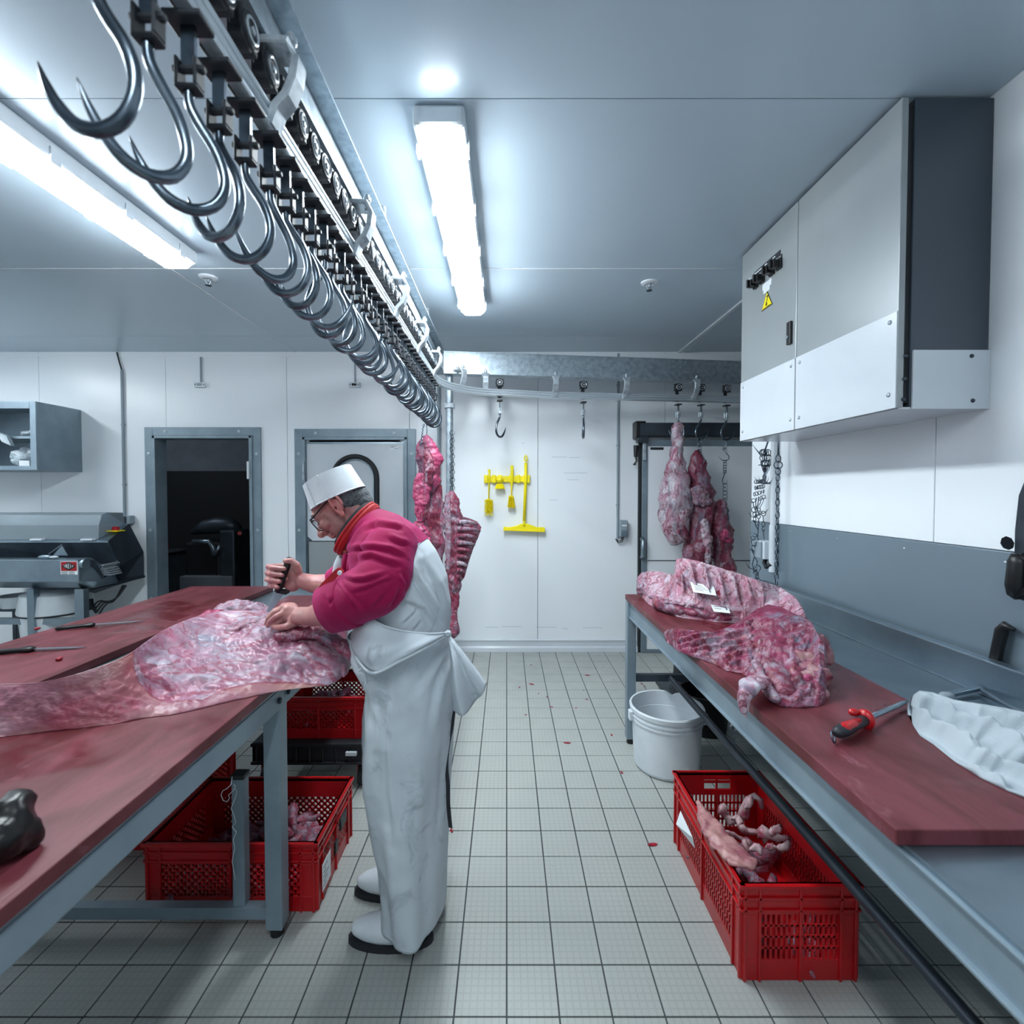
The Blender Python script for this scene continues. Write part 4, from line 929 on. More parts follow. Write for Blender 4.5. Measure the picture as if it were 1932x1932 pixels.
# ================================================================ right work table
t = thing('work_table', 'long steel work table on the right with a raised back edge against the wall', 'table', (1.1, 1.8, 0))
obj('table_top', M().box(.72, 1.50, .52, 2.85, .838, .849), 'steel_table', t, bevel=.002)
obj('backsplash', M().box(1.498, 1.506, .52, 2.85, .84, .957).box(1.498, 1.535, .52, 2.85, .955, .960).box(1.490, 1.50, .52, 2.85, .849, .853), 'steel', t, bevel=.002)
obj('frame', M().box(.722, .75, .54, 2.84, .752, .84).box(.712, .75, .54, 2.84, .749, .756).box(.712, .724, .54, 2.84, .834, .840).box(.75, 1.48, 2.80, 2.84, .76, .84).box(1.45, 1.48, .54, 2.80, .76, .84), 'frame_paint', t, bevel=.002)
for (x, y) in ((.705, 2.79), (1.44, 2.79), (.71, .60), (1.44, .60)):
    o = obj('leg', M().box(x, x+.052, y, y+.05, .03, .84 if x < 1 and y > 1 else .76), 'frame_paint', t, bevel=.003)
    obj('foot', M().cyl((x+.026, y+.025, 0), (x+.026, y+.025, .035), .021), 'black_plastic', o)
obj('foot_rail', M().cyl((.962, .62, .39), (.962, 2.82, .39), .0165, None, 14).box(.73, 1.46, 2.80, 2.83, .37, .41).box(.73, 1.46, .61, .64, .37, .41), 'steel_dark', t, smooth='auto')
board('cutting_board', 'long red cutting board on the right table under the cut meat', .70, 1.17, .85, 2.83)
# sharpening steel
t = thing('sharpening_steel', 'sharpening steel with a red and black handle on the right board', 'tool', onZ(1600, 1370, BT))
zz = BT+.022
A_, B_, C_ = onZ(1577, 1384, zz), onZ(1632, 1358, zz), onZ(1712, 1323, zz-.008)
obj('handle', M().tube([A_.lerp(B_, k) for k in (0, .08, .3, .55, .8, 1)], [.008, .014, .0165, .014, .014, .013], 12), 'trolley_plastic', t, smooth=True)
obj('grip_inlay', M().tube([A_.lerp(B_, k)+Vector((-.003, -.004, .005)) for k in (.1, .3, .55, .8)], [.006, .0135, .0115, .009], 10), 'crate_red', t, smooth=True)
d = (B_-A_).normalized()
obj('guard', M().tube([B_-d*.006, B_, B_+d*.008, B_+d*.012], [.014, .027, .025, .012], 14, flat=.8), 'crate_red', t, smooth=True)
obj('guard_tip', M().ell(B_+Vector((-.02, .012, .014)), (.014, .010, .010)), 'crate_red', t, smooth=True)
obj('rod', M().tube([B_+d*.005, B_.lerp(C_, .9), C_], [.0065, .0062, .003], 10), 'steel', t, smooth=True)
obj('ring', M().torus(A_-d*.012+Vector((0, 0, -.006)), .013, .002, (.7, -.6, .3)), 'hook_steel', t, smooth=True)
# bone saw under the cloth
t = thing('bone_saw', 'grey metal bone saw frame half under the white cloth on the steel top', 'saw', onZ(1800, 1305, .86))
zf = .857
obj('frame', M().bar(onZ(1784, 1312, zf+.01), onZ(1846, 1298, zf+.01), .02, .012).tube([onZ(1846, 1298, zf+.01), onZ(1890, 1325, zf+.012), onZ(1960, 1362, zf+.02)], .006), 'steel', t, bevel=.003)
obj('blade', M().bar(onZ(1790, 1316, zf+.004), onZ(1990, 1400, zf+.01), .016, .002), 'blade', t)
obj('grip', M().ell(onZ(1786, 1313, zf+.014), (.022, .016, .012)), 'grey_plastic', t, smooth=True)
# knives kept behind the raised edge
t = thing('bone_saw', 'hanging saw with a black grip at the right picture edge, on the right wall', 'saw', (1.55, 1.46, 1.2))
XS = 1.53
pk = [onX(1934, 905, XS), onX(1922, 935, XS), onX(1915, 1000, XS), onX(1914, 1045, XS), onX(1960, 1045, XS), onX(1960, 905, XS)]
obj('blade', M().prism(pk, (.004, 0, 0)), 'steel_dark', t)
obj('grip', M().tube([onX(1925, 1046, XS), onX(1923, 1060, XS), onX(1918, 1105, XS), onX(1918, 1122, XS), onX(1921, 1131, XS)], [.02, .026, .027, .022, .008], 12), 'black_plastic', t, smooth=True)
obj('grip_back', M().tube([onX(1932, 1050, XS), onX(1950, 1060, XS), onX(1950, 1110, XS), onX(1925, 1124, XS)], .016, 10), 'black_plastic', t, smooth=True)
obj('wing_nut', M().cyl(onX(1914, 1026, XS-.02)+Vector((0, .02, 0)), onX(1897, 1025, XS-.02), .021, .016, 8), 'trolley_plastic', t, smooth='auto')
obj('hanger', M().cyl(onX(1950, 920, XS), onX(1950, 920, XS)+Vector((.05, 0, 0)), .006), 'steel', t)
t = thing('butcher_knife', 'knife standing behind the raised table edge, only its black handle showing', 'knife', (1.54, 1.5, .96))
XS = 1.545
obj('handle', M().tube([onX(1906, 1186, XS)+Vector((0, -.012, 0)), onX(1897, 1180, XS), onX(1890, 1190, XS), onX(1884, 1215, XS), onX(1879, 1240, XS), onX(1876, 1262, XS)], [.006, .013, .017, .016, .016, .02], 12), 'black_plastic', t, smooth=True)
obj('heel', M().tube([onX(1880, 1250, XS), onX(1900, 1262, XS), onX(1915, 1272, XS)], [.016, .014, .007], 8), 'black_plastic', t, smooth=True)
pb = onX(1878, 1262, XS); obj('blade', M().box(XS-.001, XS+.001, pb.y-.03, pb.y+.01, pb.z-.17, pb.z), 'blade', t)
# ================================================================ bucket
bc = (.868, 2.585, 0)
t = thing('plastic_bucket', 'empty white plastic bucket with a chipped rim under the right table', 'bucket', bc)
prof = [(.01, .004), (.158, .0), (.165, .006), (.178, .25), (.186, .252), (.187, .262), (.181, .265), (.182, .272), (.189, .275), (.190, .285), (.184, .288), (.186, .30), (.193, .303), (.196, .325), (.192, .332), (.184, .330), (.172, .02), (.01, .012)]
m = M().lathe(bc, prof, 64)
for i, v in enumerate(m.v):
    a = math.atan2(v[1]-bc[1], v[0]-bc[0])
    if v[2] > .29 and .95 < a < 1.25: m.v[i] = (v[0], v[1], v[2]-.022*(1-abs(a-1.1)/.15 if abs(a-1.1) < .15 else 0))
obj('pail', m, 'white_plastic', t, smooth='auto')
obj('ear', M().torus((bc[0]+.197, bc[1]-.02, .262), .03, .006, (.2, 1, 0), 16, 6, .6, 1), 'white_plastic', t, smooth=True)
obj('ear', M().box(bc[0]-.205, bc[0]-.185, bc[1]-.02, bc[1]+.02, .25, .30), 'white_plastic', t, bevel=.004)
obj('bail_handle', M().tube([(bc[0]+.2*math.cos(a), bc[1]+.2*math.sin(a), .262-.03*math.sin((a)*1.0)) for a in [math.pi*k/14 for k in range(15)]], .003, 6), 'white_plastic', t, smooth=True)
# ================================================================ crates
def crate(name_lb, x0, x1, y0, y1, z0, h, style='diamond', rz=0):
    cx, cy = (x0+x1)/2, (y0+y1)/2; W, D = (x1-x0)/2, (y1-y0)/2
    t = thing('plastic_crate', name_lb, 'crate', (cx, cy, z0), rz, 'red plastic meat crates'); del t['group']
    th = .004; ins = .012
    obj('floor', M().box(-W+ins, W-ins, -D+ins, D-ins, 0, .008), 'crate_red', t, local=True)
    zl, zh = h*.22, h*.68
    for (ax, sgn, nm) in (('x', -1, 'side_wall'), ('x', 1, 'side_wall'), ('y', -1, 'side_wall'), ('y', 1, 'side_wall')):
        L = D if ax == 'x' else W; off = (W if ax == 'x' else D)-ins
        m = M()
        def slab_(u0, u1, za, zb, t0=-th, t1=th):
            if ax == 'x': m.box(sgn*off+min(t0, t1), sgn*off+max(t0, t1), u0, u1, za, zb)
            else: m.box(u0, u1, sgn*off+min(t0, t1), sgn*off+max(t0, t1), za, zb)
        Li = L-ins; ed = Li-.05
        hole = style == 'slot' and ax == 'y' and sgn == 1
        if hole: slab_(-Li, -.055, zh, h); slab_(.055, Li, zh, h); slab_(-.055, .055, zh, h*.76); slab_(-.055, .055, h*.90, h)
        else: slab_(-Li, Li, zh, h)
        slab_(-Li, Li, 0, zl); slab_(-Li, -ed, zl, zh); slab_(ed, Li, zl, zh)
        sg = 1 if sgn > 0 else -1
        slab_(-L, L, h-.012, h, sg*-.004, sg*.014); slab_(-L+.004, L-.004, h*.84, h*.87, 0, sg*.010); slab_(-L+.004, L-.004, h*.72, h*.745, 0, sg*.010)
        for u in (-ed+.0, ed-.0, -Li+.005, Li-.005, 0): slab_(u-.004, u+.004, 0, h-.012, 0, sg*.010)
        w_ = obj(nm, m, 'crate_red', t, local=True, bevel=.0012, seg=1)
        lm = M(); step = .026; b = .0075
        if style == 'diamond':
            u = -ed-(zh-zl)
            while u < ed+(zh-zl):
                for dr in (1, -1):
                    ua, ub = (u, u+(zh-zl)) if dr > 0 else (u+(zh-zl), u)
                    za, zb = zl, zh; p, q_ = [ua, za], [ub, zb]
                    for A, B in ((p, q_), (q_, p)):
                        if A[0] < -ed: k = (-ed-A[0])/(B[0]-A[0]) if B[0] != A[0] else 0; A[1] += (B[1]-A[1])*k; A[0] = -ed
                        if A[0] > ed: k = (ed-A[0])/(B[0]-A[0]) if B[0] != A[0] else 0; A[1] += (B[1]-A[1])*k; A[0] = ed
                    if abs(p[0]-q_[0]) > .004 and zl-1e-6 <= p[1] <= zh+1e-6 and zl-1e-6 <= q_[1] <= zh+1e-6:
                        if ax == 'x': lm.bar((sgn*off, p[0], p[1]), (sgn*off, q_[0], q_[1]), .006, b, (1, 0, 0)) if False else lm.bar((sgn*off, p[0], p[1]), (sgn*off, q_[0], q_[1]), b, .006, (1, 0, 0))
                        else: lm.bar((p[0], sgn*off, p[1]), (q_[0], sgn*off, q_[1]), b, .006, (0, 1, 0))
                u += step
        else:
            u = -ed
            while u < ed:
                if ax == 'x': lm.box(sgn*off-.003, sgn*off+.003, u, u+.007, zl, zh)
                else: lm.box(u, u+.007, sgn*off-.003, sgn*off+.003, zl, zh)
                u += .016
            for k in range(1, 4):
                z = zl+(zh-zl)*k/4
                if ax == 'x': lm.box(sgn*off-.003, sgn*off+.003, -ed, ed, z-.003, z+.003)
                else: lm.box(-ed, ed, sgn*off-.003, sgn*off+.003, z-.003, z+.003)
        lo = obj('lattice', lm, 'crate_red', w_, local=True); lo['kind'] = 'stuff'
    return t
c1 = crate('red lattice crate of meat scraps on the black dolly behind the table leg', -1.20, -.705, 2.40, 2.79, .235, .215)
c2 = crate('red lattice crate in the foreground under the left table, meat trimmings inside', -1.285, -.665, 1.66, 2.06, 0, .25)
c3 = crate('red crate farther left under the table, only its corner showing', -1.93, -1.33, 1.95, 2.35, 0, .30)
c4 = crate('red crate of bones under the right table with a hand slot', .705, 1.075, 1.42, 2.02, 0, .30, 'slot')
lb_ = obj('paper_label', M().box(-.6605, -.6595, 1.69, 1.77, .05, .15), 'paper', c2)
o = M()
for k in range(5): o.box(-.6594, -.659, 1.70, 1.70+.05*(.5+.5*((k*7) % 3)/2), .065+k*.016, .068+k*.016)
obj('label_print', o, 'ink', lb_)['kind'] = 'stuff'
obj('clip', M().box(-.659, -.651, 1.86, 1.93, .15, .20).box(-.659, -.651, 1.80, 1.83, .10, .15), 'black_plastic', c2, bevel=.003)
lb_ = obj('tag_label', M().prism([onY(1292, 1555, 1.67)+Vector((-.03, 0, 0)), onY(1322, 1600, 1.62)+Vector((-.02, 0, 0)), onY(1318, 1580, 1.60)+Vector((-.02, 0, 0)), onY(1300, 1530, 1.68)+Vector((-.03, 0, 0))], (-.001, 0, 0)), 'paper', c4)
# dolly
t = thing('crate_dolly', 'black plastic dolly on casters carrying the upper red crate', 'dolly', (-.97, 2.6, 0))
m = M().box(-1.27, -.695, 2.37, 2.81, .222, .234).box(-1.27, -.695, 2.37, 2.385, .13, .222).box(-1.27, -.695, 2.795, 2.81, .13, .222).box(-1.27, -1.255, 2.37, 2.81, .13, .222).box(-.71, -.695, 2.37, 2.81, .13, .222)
m.box(-1.275, -.69, 2.362, 2.372, .215, .232).box(-1.275, -.69, 2.362, 2.372, .125, .14)
for k in range(9): m.box(-1.25+k*.066, -1.244+k*.066, 2.362, 2.372, .13, .222)
obj('deck', m, 'trolley_plastic', t, bevel=.002, seg=1)
obj('bump', M().box(-.80, -.745, 2.352, 2.37, .175, .195), 'white_plastic', t, bevel=.003)
for (x, y) in ((-.735, 2.42), (-1.22, 2.42), (-.735, 2.76), (-1.22, 2.76)):
    w_ = obj('wheel', M().lathe((x, y, .05), [(.012, -.014), (.048, -.014), (.05, -.008), (.05, .008), (.048, .014), (.012, .014)], 22, 'x'), 'black_rubber', t, smooth='auto')
    obj('fork', M().box(x-.022, x-.017, y-.018, y+.018, .05, .13).box(x+.017, x+.022, y-.018, y+.018, .05, .13).box(x-.022, x+.022, y-.02, y+.02, .118, .13), 'crate_red' if y < 2.5 else 'steel', w_)
# machine foot and bin behind the right table
t = thing('pedestal_stand', 'dark conical machine foot on a grey platform behind the right table', 'stand', (1.25, 3.35, 0))
p = onY(1289, 1300, 3.3)
obj('cone', M().lathe((p.x, 3.35, .10), [(.075, 0), (.05, .12), (.042, .35), (.042, .62), (.01, .62)], 24), 'trolley_plastic', t, smooth='auto')
obj('platform', M().box(p.x-.10, p.x+.55, 3.22, 3.6, .04, .10).box(p.x-.06, p.x+.5, 3.26, 3.56, 0, .04).box(p.x+.10, p.x+.17, 3.27, 3.34, .10, .24), 'steel_dark', t, bevel=.004)
obj('shelf', M().box(p.x-.10, p.x+.30, 3.21, 3.5, .70, .72), 'steel_dark', t)
t = thing('black_bin', 'black tub on the floor behind the foot rail of the right table', 'bin', (1.28, 2.95, 0))
obj('tub', M().lathe((1.24, 2.98, 0), [(.01, .004), (.125, 0), (.15, .24), (.155, .245), (.145, .245), (.12, .01), (.01, .01)], 32), 'black_plastic', t, smooth='auto')
t = thing('steel_bracket', 'small steel bracket with a round eye standing behind the right table frame', 'bracket', onY(1385, 1385, 2.80))
c = onY(1384, 1373, 2.72); zt_ = c.z
obj('eye', M().torus(c, .018, .007, (0, 1, 0), 18, 8), 'cast_alu', t, smooth=True)
obj('arm', M().box(c.x-.009, c.x+.011, c.y-.005, c.y+.005, 0.0, c.z-.016).box(c.x-.014, c.x-.004, c.y-.005, c.y+.005, c.z+.018, c.z+.06), 'cast_alu', t, bevel=.002)
# ================================================================ meat
meat('carcass_meat', .78, .14, 0, .1, 5, (.45, 1, 1), 3, True, ('#96304e', '#b0708a'))
meat('rib_meat', .80, .12, .1, .2, 6, (1, 1.2, 1), 5, False, ('#9c3450', '#b8748a'), ('#bfb3be', '#b07c8e'))
meat('shoulder_meat', .34, .06, .25, .5, 9, (1, 1, 1), 9, False, ('#5e1230', '#8c2e50'))
meat('hung_light', .78, .07, .1, .3, 6, (1.2, 1.2, .6), 11, False, ('#8c2c48', '#a85470'), ('#cfccd5', '#b4889a'))
meat('hung_dark', .30, .06, .2, .45, 10, (1.1, 1.1, .5), 15, False, ('#641228', '#8a304c'))
meat('hung_pink', .08, .05, 0, .2, 12, (1, 1, .5), 21, False, ('#9c1c48', '#b84874'))
meat('hung_rib', .42, .05, 0, .7, 14, (1, 1, .8), 27, False, ('#701430', '#9c3c5a'))
meat('trim_meat', .45, .06, .1, .4, 22, (1, 1, 1), 31, False, ('#8a1c38', '#b04a62'))
meat('fat_lump', .85, .1, .25, .2, 14, (1, 1, 1), 37, False, ('#a84c62', '#c0808a'))
def interp(cols, x):
    if x <= cols[0][0]: return cols[0][1:]
    for a, b in zip(cols[:-1], cols[1:]):
        if x <= b[0]:
            k = (x-a[0])/(b[0]-a[0]); return tuple(p+(q_-p)*k for p, q_ in zip(a[1:], b[1:]))
    return cols[-1][1:]
def slab(name, cols, mat, parent=None, zb=BT+.001, nc=150, nr=46, amp=.012, q=1.25, cut=None, extra=None, seed=0, back=.05, fscale=11, fine=.0034, sm=0):
    m = M(); nb = 4; cutv = []; R = nr+1+nb+3
    x0, x1 = cols[0][0], cols[-1][0]
    for c in range(nc+1):
        px = x0+(x1-x0)*c/nc; yt, yb, h = interp(cols, px)
        if sm and x0+sm < px < x1-sm:
            L_ = [interp(cols, px+sm*k/3) for k in (-3, -2, -1, 0, 1, 2, 3)]; yt, yb, h = (sum(q_[i] for q_ in L_)/7 for i in range(3))
        P0 = onZ(px, yb, zb); Pt = onZ(px, yt, zb+h); ef = min(1, 8*c/nc, 8*(nc-c)/nc)**.5
        for r_ in range(nr+1):
            s_ = r_/nr; py = yb+(yt-yb)*s_; Y = P0.y+(Pt.y-P0.y)*s_**q; p = onY(px, py, Y)
            w_ = math.sin(math.pi*min(1, s_*1.02+.02))**.5*ef if 0 < s_ < 1 else 0
            d = amp*fbm(p+Vector((seed, 0, 0)), fscale, 4)*w_ + fine*fbm(p+Vector((seed, 5, 0)), 60, 3)*w_
            if extra: d += extra(px, py, s_)*w_
            p += Vector((0, -.45, .9))*d
            if p.z < zb and s_ > 0 : p.z = zb+.0005
            m.v.append(tuple(p)); cutv.append(cut(px, py) if cut else 1.0)
        for k in range(1, nb+1):
            s_ = k/nb; p = Pt.lerp(Vector((Pt.x, Pt.y+back*ef, zb)), s_); p.y += back*.6*math.sin(math.pi*s_)*ef; m.v.append(tuple(p)); cutv.append(1.0 if cut is None else cut(px, yt))
        for k in range(1, 4):
            pb_ = Vector((Pt.x, Pt.y+back*ef, zb)).lerp(P0, k/4); pb_.z = zb; m.v.append(tuple(pb_)); cutv.append(0)
    for c in range(nc):
        for r_ in range(R):
            a = c*R+r_; b = c*R+(r_+1) % R; m.f.append((a, b, b+R, a+R))
    m.f.append(tuple(range(R))); m.f.append(tuple(nc*R+k for k in range(R))[::-1])
    me = bpy.data.meshes.new(name); me.from_pydata(m.v, [], m.f)
    bm = bmesh.new(); bm.from_mesh(me); bmesh.ops.recalc_face_normals(bm, faces=bm.faces); bm.to_mesh(me); bm.free()
    if cut:
        at = me.attributes.new('cut', 'FLOAT', 'POINT'); at.data.foreach_set('value', cutv)
    return obj(name, me, mat, parent, smooth=True)
# ---- the big carcass on the left table
cc = [(-60, 1296, 1396, .09), (0, 1290, 1391, .10), (60, 1289, 1384, .11), (100, 1284, 1379, .12), (150, 1270, 1374, .13), (200, 1254, 1368, .14), (240, 1237, 1362, .15), (262, 1222, 1356, .15), (285, 1202, 1353, .15),
      (320, 1182, 1350, .15), (360, 1166, 1342, .15), (400, 1155, 1332, .15), (440, 1150, 1322, .15), (480, 1152, 1314, .15), (520, 1156, 1304, .15), (560, 1162, 1299, .15), (600, 1168, 1296, .14), (635, 1176, 1292, .12), (655, 1190, 1272, .09), (668, 1212, 1244, .05)]
cutline = [(0, 0), (240, 0), (250, 1215), (253, 1262), (262, 1288), (285, 1312), (320, 1322), (380, 1321), (410, 1305), (440, 1296), (490, 1290), (540, 1286), (600, 1292), (670, 1300)]
def cutf(px, py):
    yl = interp([(a, b) for a, b in cutline], px)[0]
    xb = 252 if py < 1262 else 252
    d = min((yl-py)/8.0, (px-247-max(0, (1262-py))*.12)/7.0)
    return max(0, min(1, .4+d*.3))
def exc(px, py, s_):
    c = cutf(px, py); v = 0
    if c > .5:
        v = -.010
        v += .010*abs(noise.noise(Vector((px*.035-py*.03, py*.06, 0))))*2
        v += .006*math.sin((px*.5+py*1.1)*.07+3*noise.noise(Vector((px*.02, py*.02, 3))))
    return v
t = thing('beef_carcass', 'big skinned carcass quarter with its leg, stretched across the left table', 'meat', onZ(350, 1340, BT))
cc2 = [(a, b, c, d) for a, b, c, d in cc]
slab('flesh_body', cc2, 'carcass_meat', t, amp=.014, cut=cutf, extra=exc, nc=260, nr=80, q=1.2, fscale=9, sm=22)
hump = [(408, 1152, 1165, .06), (415, 1140, 1172, .12), (430, 1134, 1180, .15), (455, 1135, 1183, .16), (480, 1141, 1180, .16), (505, 1150, 1176, .14), (530, 1158, 1174, .1)]
def hang(name, secs, Y, mat, parent=None, depth=.75, amp=.012, nrow=70, nseg=44, seed=0, fscale=11, extra=None, fine=.005, tilt=0):
    rows = []; y0, y1 = secs[0][0], secs[-1][0]
    for j in range(nrow+1):
        py = y0+(y1-y0)*j/nrow; l, r_ = interp(secs, py); c = onY((l+r_)/2, py, Y); hw = (onY(r_, py, Y)-onY(l, py, Y)).length/2
        e = min(1, 10*j/nrow+.15, 10*(nrow-j)/nrow+.15); row = []
        for k in range(nseg):
            a = 2*math.pi*k/nseg; p = c+Vector((math.cos(a)*hw, math.sin(a)*max(hw, .02)*depth, 0)); nrm = Vector((math.cos(a), math.sin(a), 0))
            d = (amp*fbm(p+Vector((seed, 0, 0)), fscale, 4)+fine*fbm(p, 50, 2))*e*min(1, hw/.05)
            if extra: d += extra(p, a, py)*e
            row.append(p+nrm*d)
        rows.append(row)
    m = M().rings(rows); return obj(name, m, mat, parent, smooth=True)
# loose fat and muscle flaps on the carcass
def lump(name, pts, radii, mat, parent, amp=.006, seed=0, vox=.006, flat=None):
    m = M()
    for p, r_ in zip(pts, radii): m.ell(p, (r_[0], r_[1], r_[2]) if isinstance(r_, tuple) else (r_, r_, r_), None, 14, 10)
    for (p, r_), (p2, r2) in zip(zip(pts[:-1], radii[:-1]), zip(pts[1:], radii[1:])):
        for k in (.33, .66):
            a = r_ if isinstance(r_, tuple) else (r_,)*3; b = r2 if isinstance(r2, tuple) else (r2,)*3
            m.ell(Vector(p).lerp(Vector(p2), k), tuple(u+(v-u)*k for u, v in zip(a, b)), None, 14, 10)
    me = remesh(m, vox, 3, name, lambda p, n_: amp*fbm(p+Vector((seed, 0, 0)), 26, 4))
    return obj(name, me, mat, parent, smooth=True)
D = lambda px, py, Y: onY(px, py, Y)
lump('fat_flap', [D(420, 1152, 1.93), D(445, 1146, 1.95), D(475, 1150, 1.97), D(500, 1160, 1.97)], [(.03, .05, .025), (.05, .06, .03), (.05, .06, .028), (.04, .05, .022)], 'fat_lump', t, .010, 2)
lump('muscle_flap', [D(385, 1172, 1.80), D(400, 1160, 1.86), D(415, 1156, 1.90)], [(.03, .04, .015), (.035, .05, .02), (.03, .05, .02)], 'hung_pink', t, .010, 4)
lump('fat_flap', [D(440, 1190, 1.75), D(470, 1180, 1.78), D(500, 1172, 1.80), D(520, 1180, 1.78)], [(.035, .04, .02), (.04, .05, .024), (.04, .05, .026), (.03, .04, .024)], 'fat_lump', t, .012, 6)
lump('muscle_flap', [D(535, 1200, 1.66), D(560, 1196, 1.66), D(590, 1192, 1.66), D(620, 1196, 1.64)], [(.03, .035, .02), (.04, .04, .022), (.04, .04, .02), (.03, .03, .018)], 'hung_dark', t, .010, 8)
lump('cut_edge', [D(612, 1200, 1.60), D(632, 1208, 1.58), D(650, 1222, 1.56), D(664, 1238, 1.55)], [(.03, .03, .018), (.03, .03, .018), (.025, .03, .02), (.014, .025, .024)], 'shoulder_meat', t, .008, 12)
lump('membrane_strip', [D(300, 1235, 1.62), D(330, 1228, 1.66), D(370, 1224, 1.68)], [(.03, .02, .008), (.04, .02, .008), (.03, .02, .006)], 'fat_lump', t, .004, 14, .005)
# ---- forequarter with ribs on the right board
ca = [(1201, 1098, 1104, .02), (1204, 1088, 1118, .09), (1212, 1082, 1128, .13), (1225, 1078, 1142, .15), (1245, 1078, 1152, .16), (1262, 1083, 1158, .17), (1272, 1084, 1161, .18), (1276, 1054, 1163, .26), (1290, 1053, 1166, .27), (1320, 1059, 1170, .26),
      (1355, 1070, 1174, .24), (1395, 1082, 1176, .22), (1430, 1095, 1178, .20), (1470, 1106, 1200, .17), (1500, 1126, 1215, .14), (1515, 1148, 1228, .11), (1528, 1178, 1235, .06), (1534, 1205, 1230, .02)]
def exa(px, py, s_):
    v = 0
    u = px-.22*(py-1060)
    if 1285 < px < 1440 and py < 1155 and s_ > .38:
        v += .020*math.cos(u*2*math.pi/25)*min(1, (s_-.38)*6)
    if px < 1265: v += .016*fbm(Vector((px*.05, py*.06, 1)), 1, 3)
    lo = 1150+(px-1230)*.06
    if 1230 < px < 1400 and py > lo-8: v += -.02+.012*math.sin((py-lo)*.5)
    return v
t = thing('beef_forequarter', 'pale beef forequarter with a row of ribs at the far end of the right board', 'meat', onZ(1300, 1160, BT))
slab('rib_body', ca, 'rib_meat', t, amp=.012, extra=exa, nc=240, nr=70, q=1.15, seed=4, back=.04)
lump('fat_end', [onY(1216, 1108, 2.75), onY(1222, 1092, 2.78), onY(1228, 1122, 2.68)], [(.045, .05, .05), (.05, .06, .04), (.04, .05, .05)], 'fat_lump', t, .012, 20)
lump('muscle_strip', [onY(1240, 1138, 2.44), onY(1275, 1149, 2.345), onY(1320, 1157, 2.285), onY(1370, 1164, 2.245), onY(1390, 1168, 2.235)], [(.03, .03, .035), (.04, .03, .03), (.05, .03, .025), (.05, .03, .02), (.03, .02, .015)], 'shoulder_meat', t, .006, 24)
lump('fat_rim', [onY(1232, 1126, 2.50), onY(1262, 1136, 2.37), onY(1310, 1142, 2.295), onY(1360, 1152, 2.26), onY(1394, 1162, 2.245)], [(.03, .02, .012)]*5, 'fat_lump', t, .005, 26, .005)
# ---- shoulder nearer the camera
cs = [(1253, 1192, 1200, .02), (1262, 1187, 1214, .06), (1280, 1186, 1230, .08), (1310, 1190, 1240, .09), (1345, 1192, 1252, .09), (1370, 1184, 1266, .10), (1400, 1170, 1272, .12), (1425, 1150, 1290, .15), (1450, 1140, 1322, .17), (1475, 1146, 1334, .17),
      (1505, 1160, 1336, .16), (1530, 1172, 1334, .15), (1545, 1200, 1333, .14), (1556, 1218, 1325, .12), (1561, 1245, 1300, .05)]
def exs(px, py, s_):
    v = .010*abs(noise.noise(Vector((px*.05, py*.07, 7))))
    if px < 1420: v += .008*math.sin((py+px*.25)*.45)*min(1, s_*2)
    if px > 1490: v += .02*fbm(Vector((px*.045, py*.05, 2)), 1, 3)+.004
    return v
t = thing('beef_shoulder', 'dark red beef shoulder nearer the camera on the right board, ragged and fatty', 'meat', onZ(1450, 1330, BT))
slab('muscle_body', cs, 'shoulder_meat', t, amp=.018, extra=exs, nc=220, nr=80, q=1.2, seed=9, back=.05)
lump('hanging_flap', [onY(1432, 1285, 1.42), onY(1415, 1292, 1.37), onY(1404, 1312, 1.345), onY(1402, 1332, 1.34), onY(1406, 1350, 1.34)], [(.035, .03, .02), (.03, .03, .018), (.016, .02, .025), (.013, .016, .025), (.007, .008, .012)], 'hung_light', t, .005, 30, .005)
lump('fat_mass', [onY(1520, 1240, 1.56), onY(1530, 1265, 1.50), onY(1533, 1295, 1.44), onY(1525, 1315, 1.41)], [(.03, .05, .035), (.04, .05, .04), (.04, .05, .04), (.04, .04, .03)], simple('fat_yellow', '#9c7678', .45, 0, '#7a2440', 22, .7, 60), t, .022, 33)
lump('fat_mass', [onY(1545, 1215, 1.62), onY(1555, 1240, 1.60)], [(.03, .04, .03), (.018, .03, .018)], 'fat_yellow', t, .020, 35)
lump('blood_red_muscle', [onY(1535, 1280, 1.43), onY(1545, 1300, 1.43)], [(.030, .012, .012), (.012, .012, .026)], 'hung_pink', t, .016, 38, .005)
lump('tendon', [onY(1425, 1250, 1.50), onY(1435, 1270, 1.46), onY(1445, 1290, 1.41), onY(1462, 1318, 1.355)], [(.014, .016, .012)]*4, 'fat_lump', t, .004, 40, .005)
lump('muscle_bulge', [onY(1450, 1262, 1.50), onY(1468, 1285, 1.45), onY(1480, 1308, 1.40)], [(.035, .035, .035), (.042, .04, .04), (.035, .03, .03)], 'hung_dark', t, .005, 42, .005)
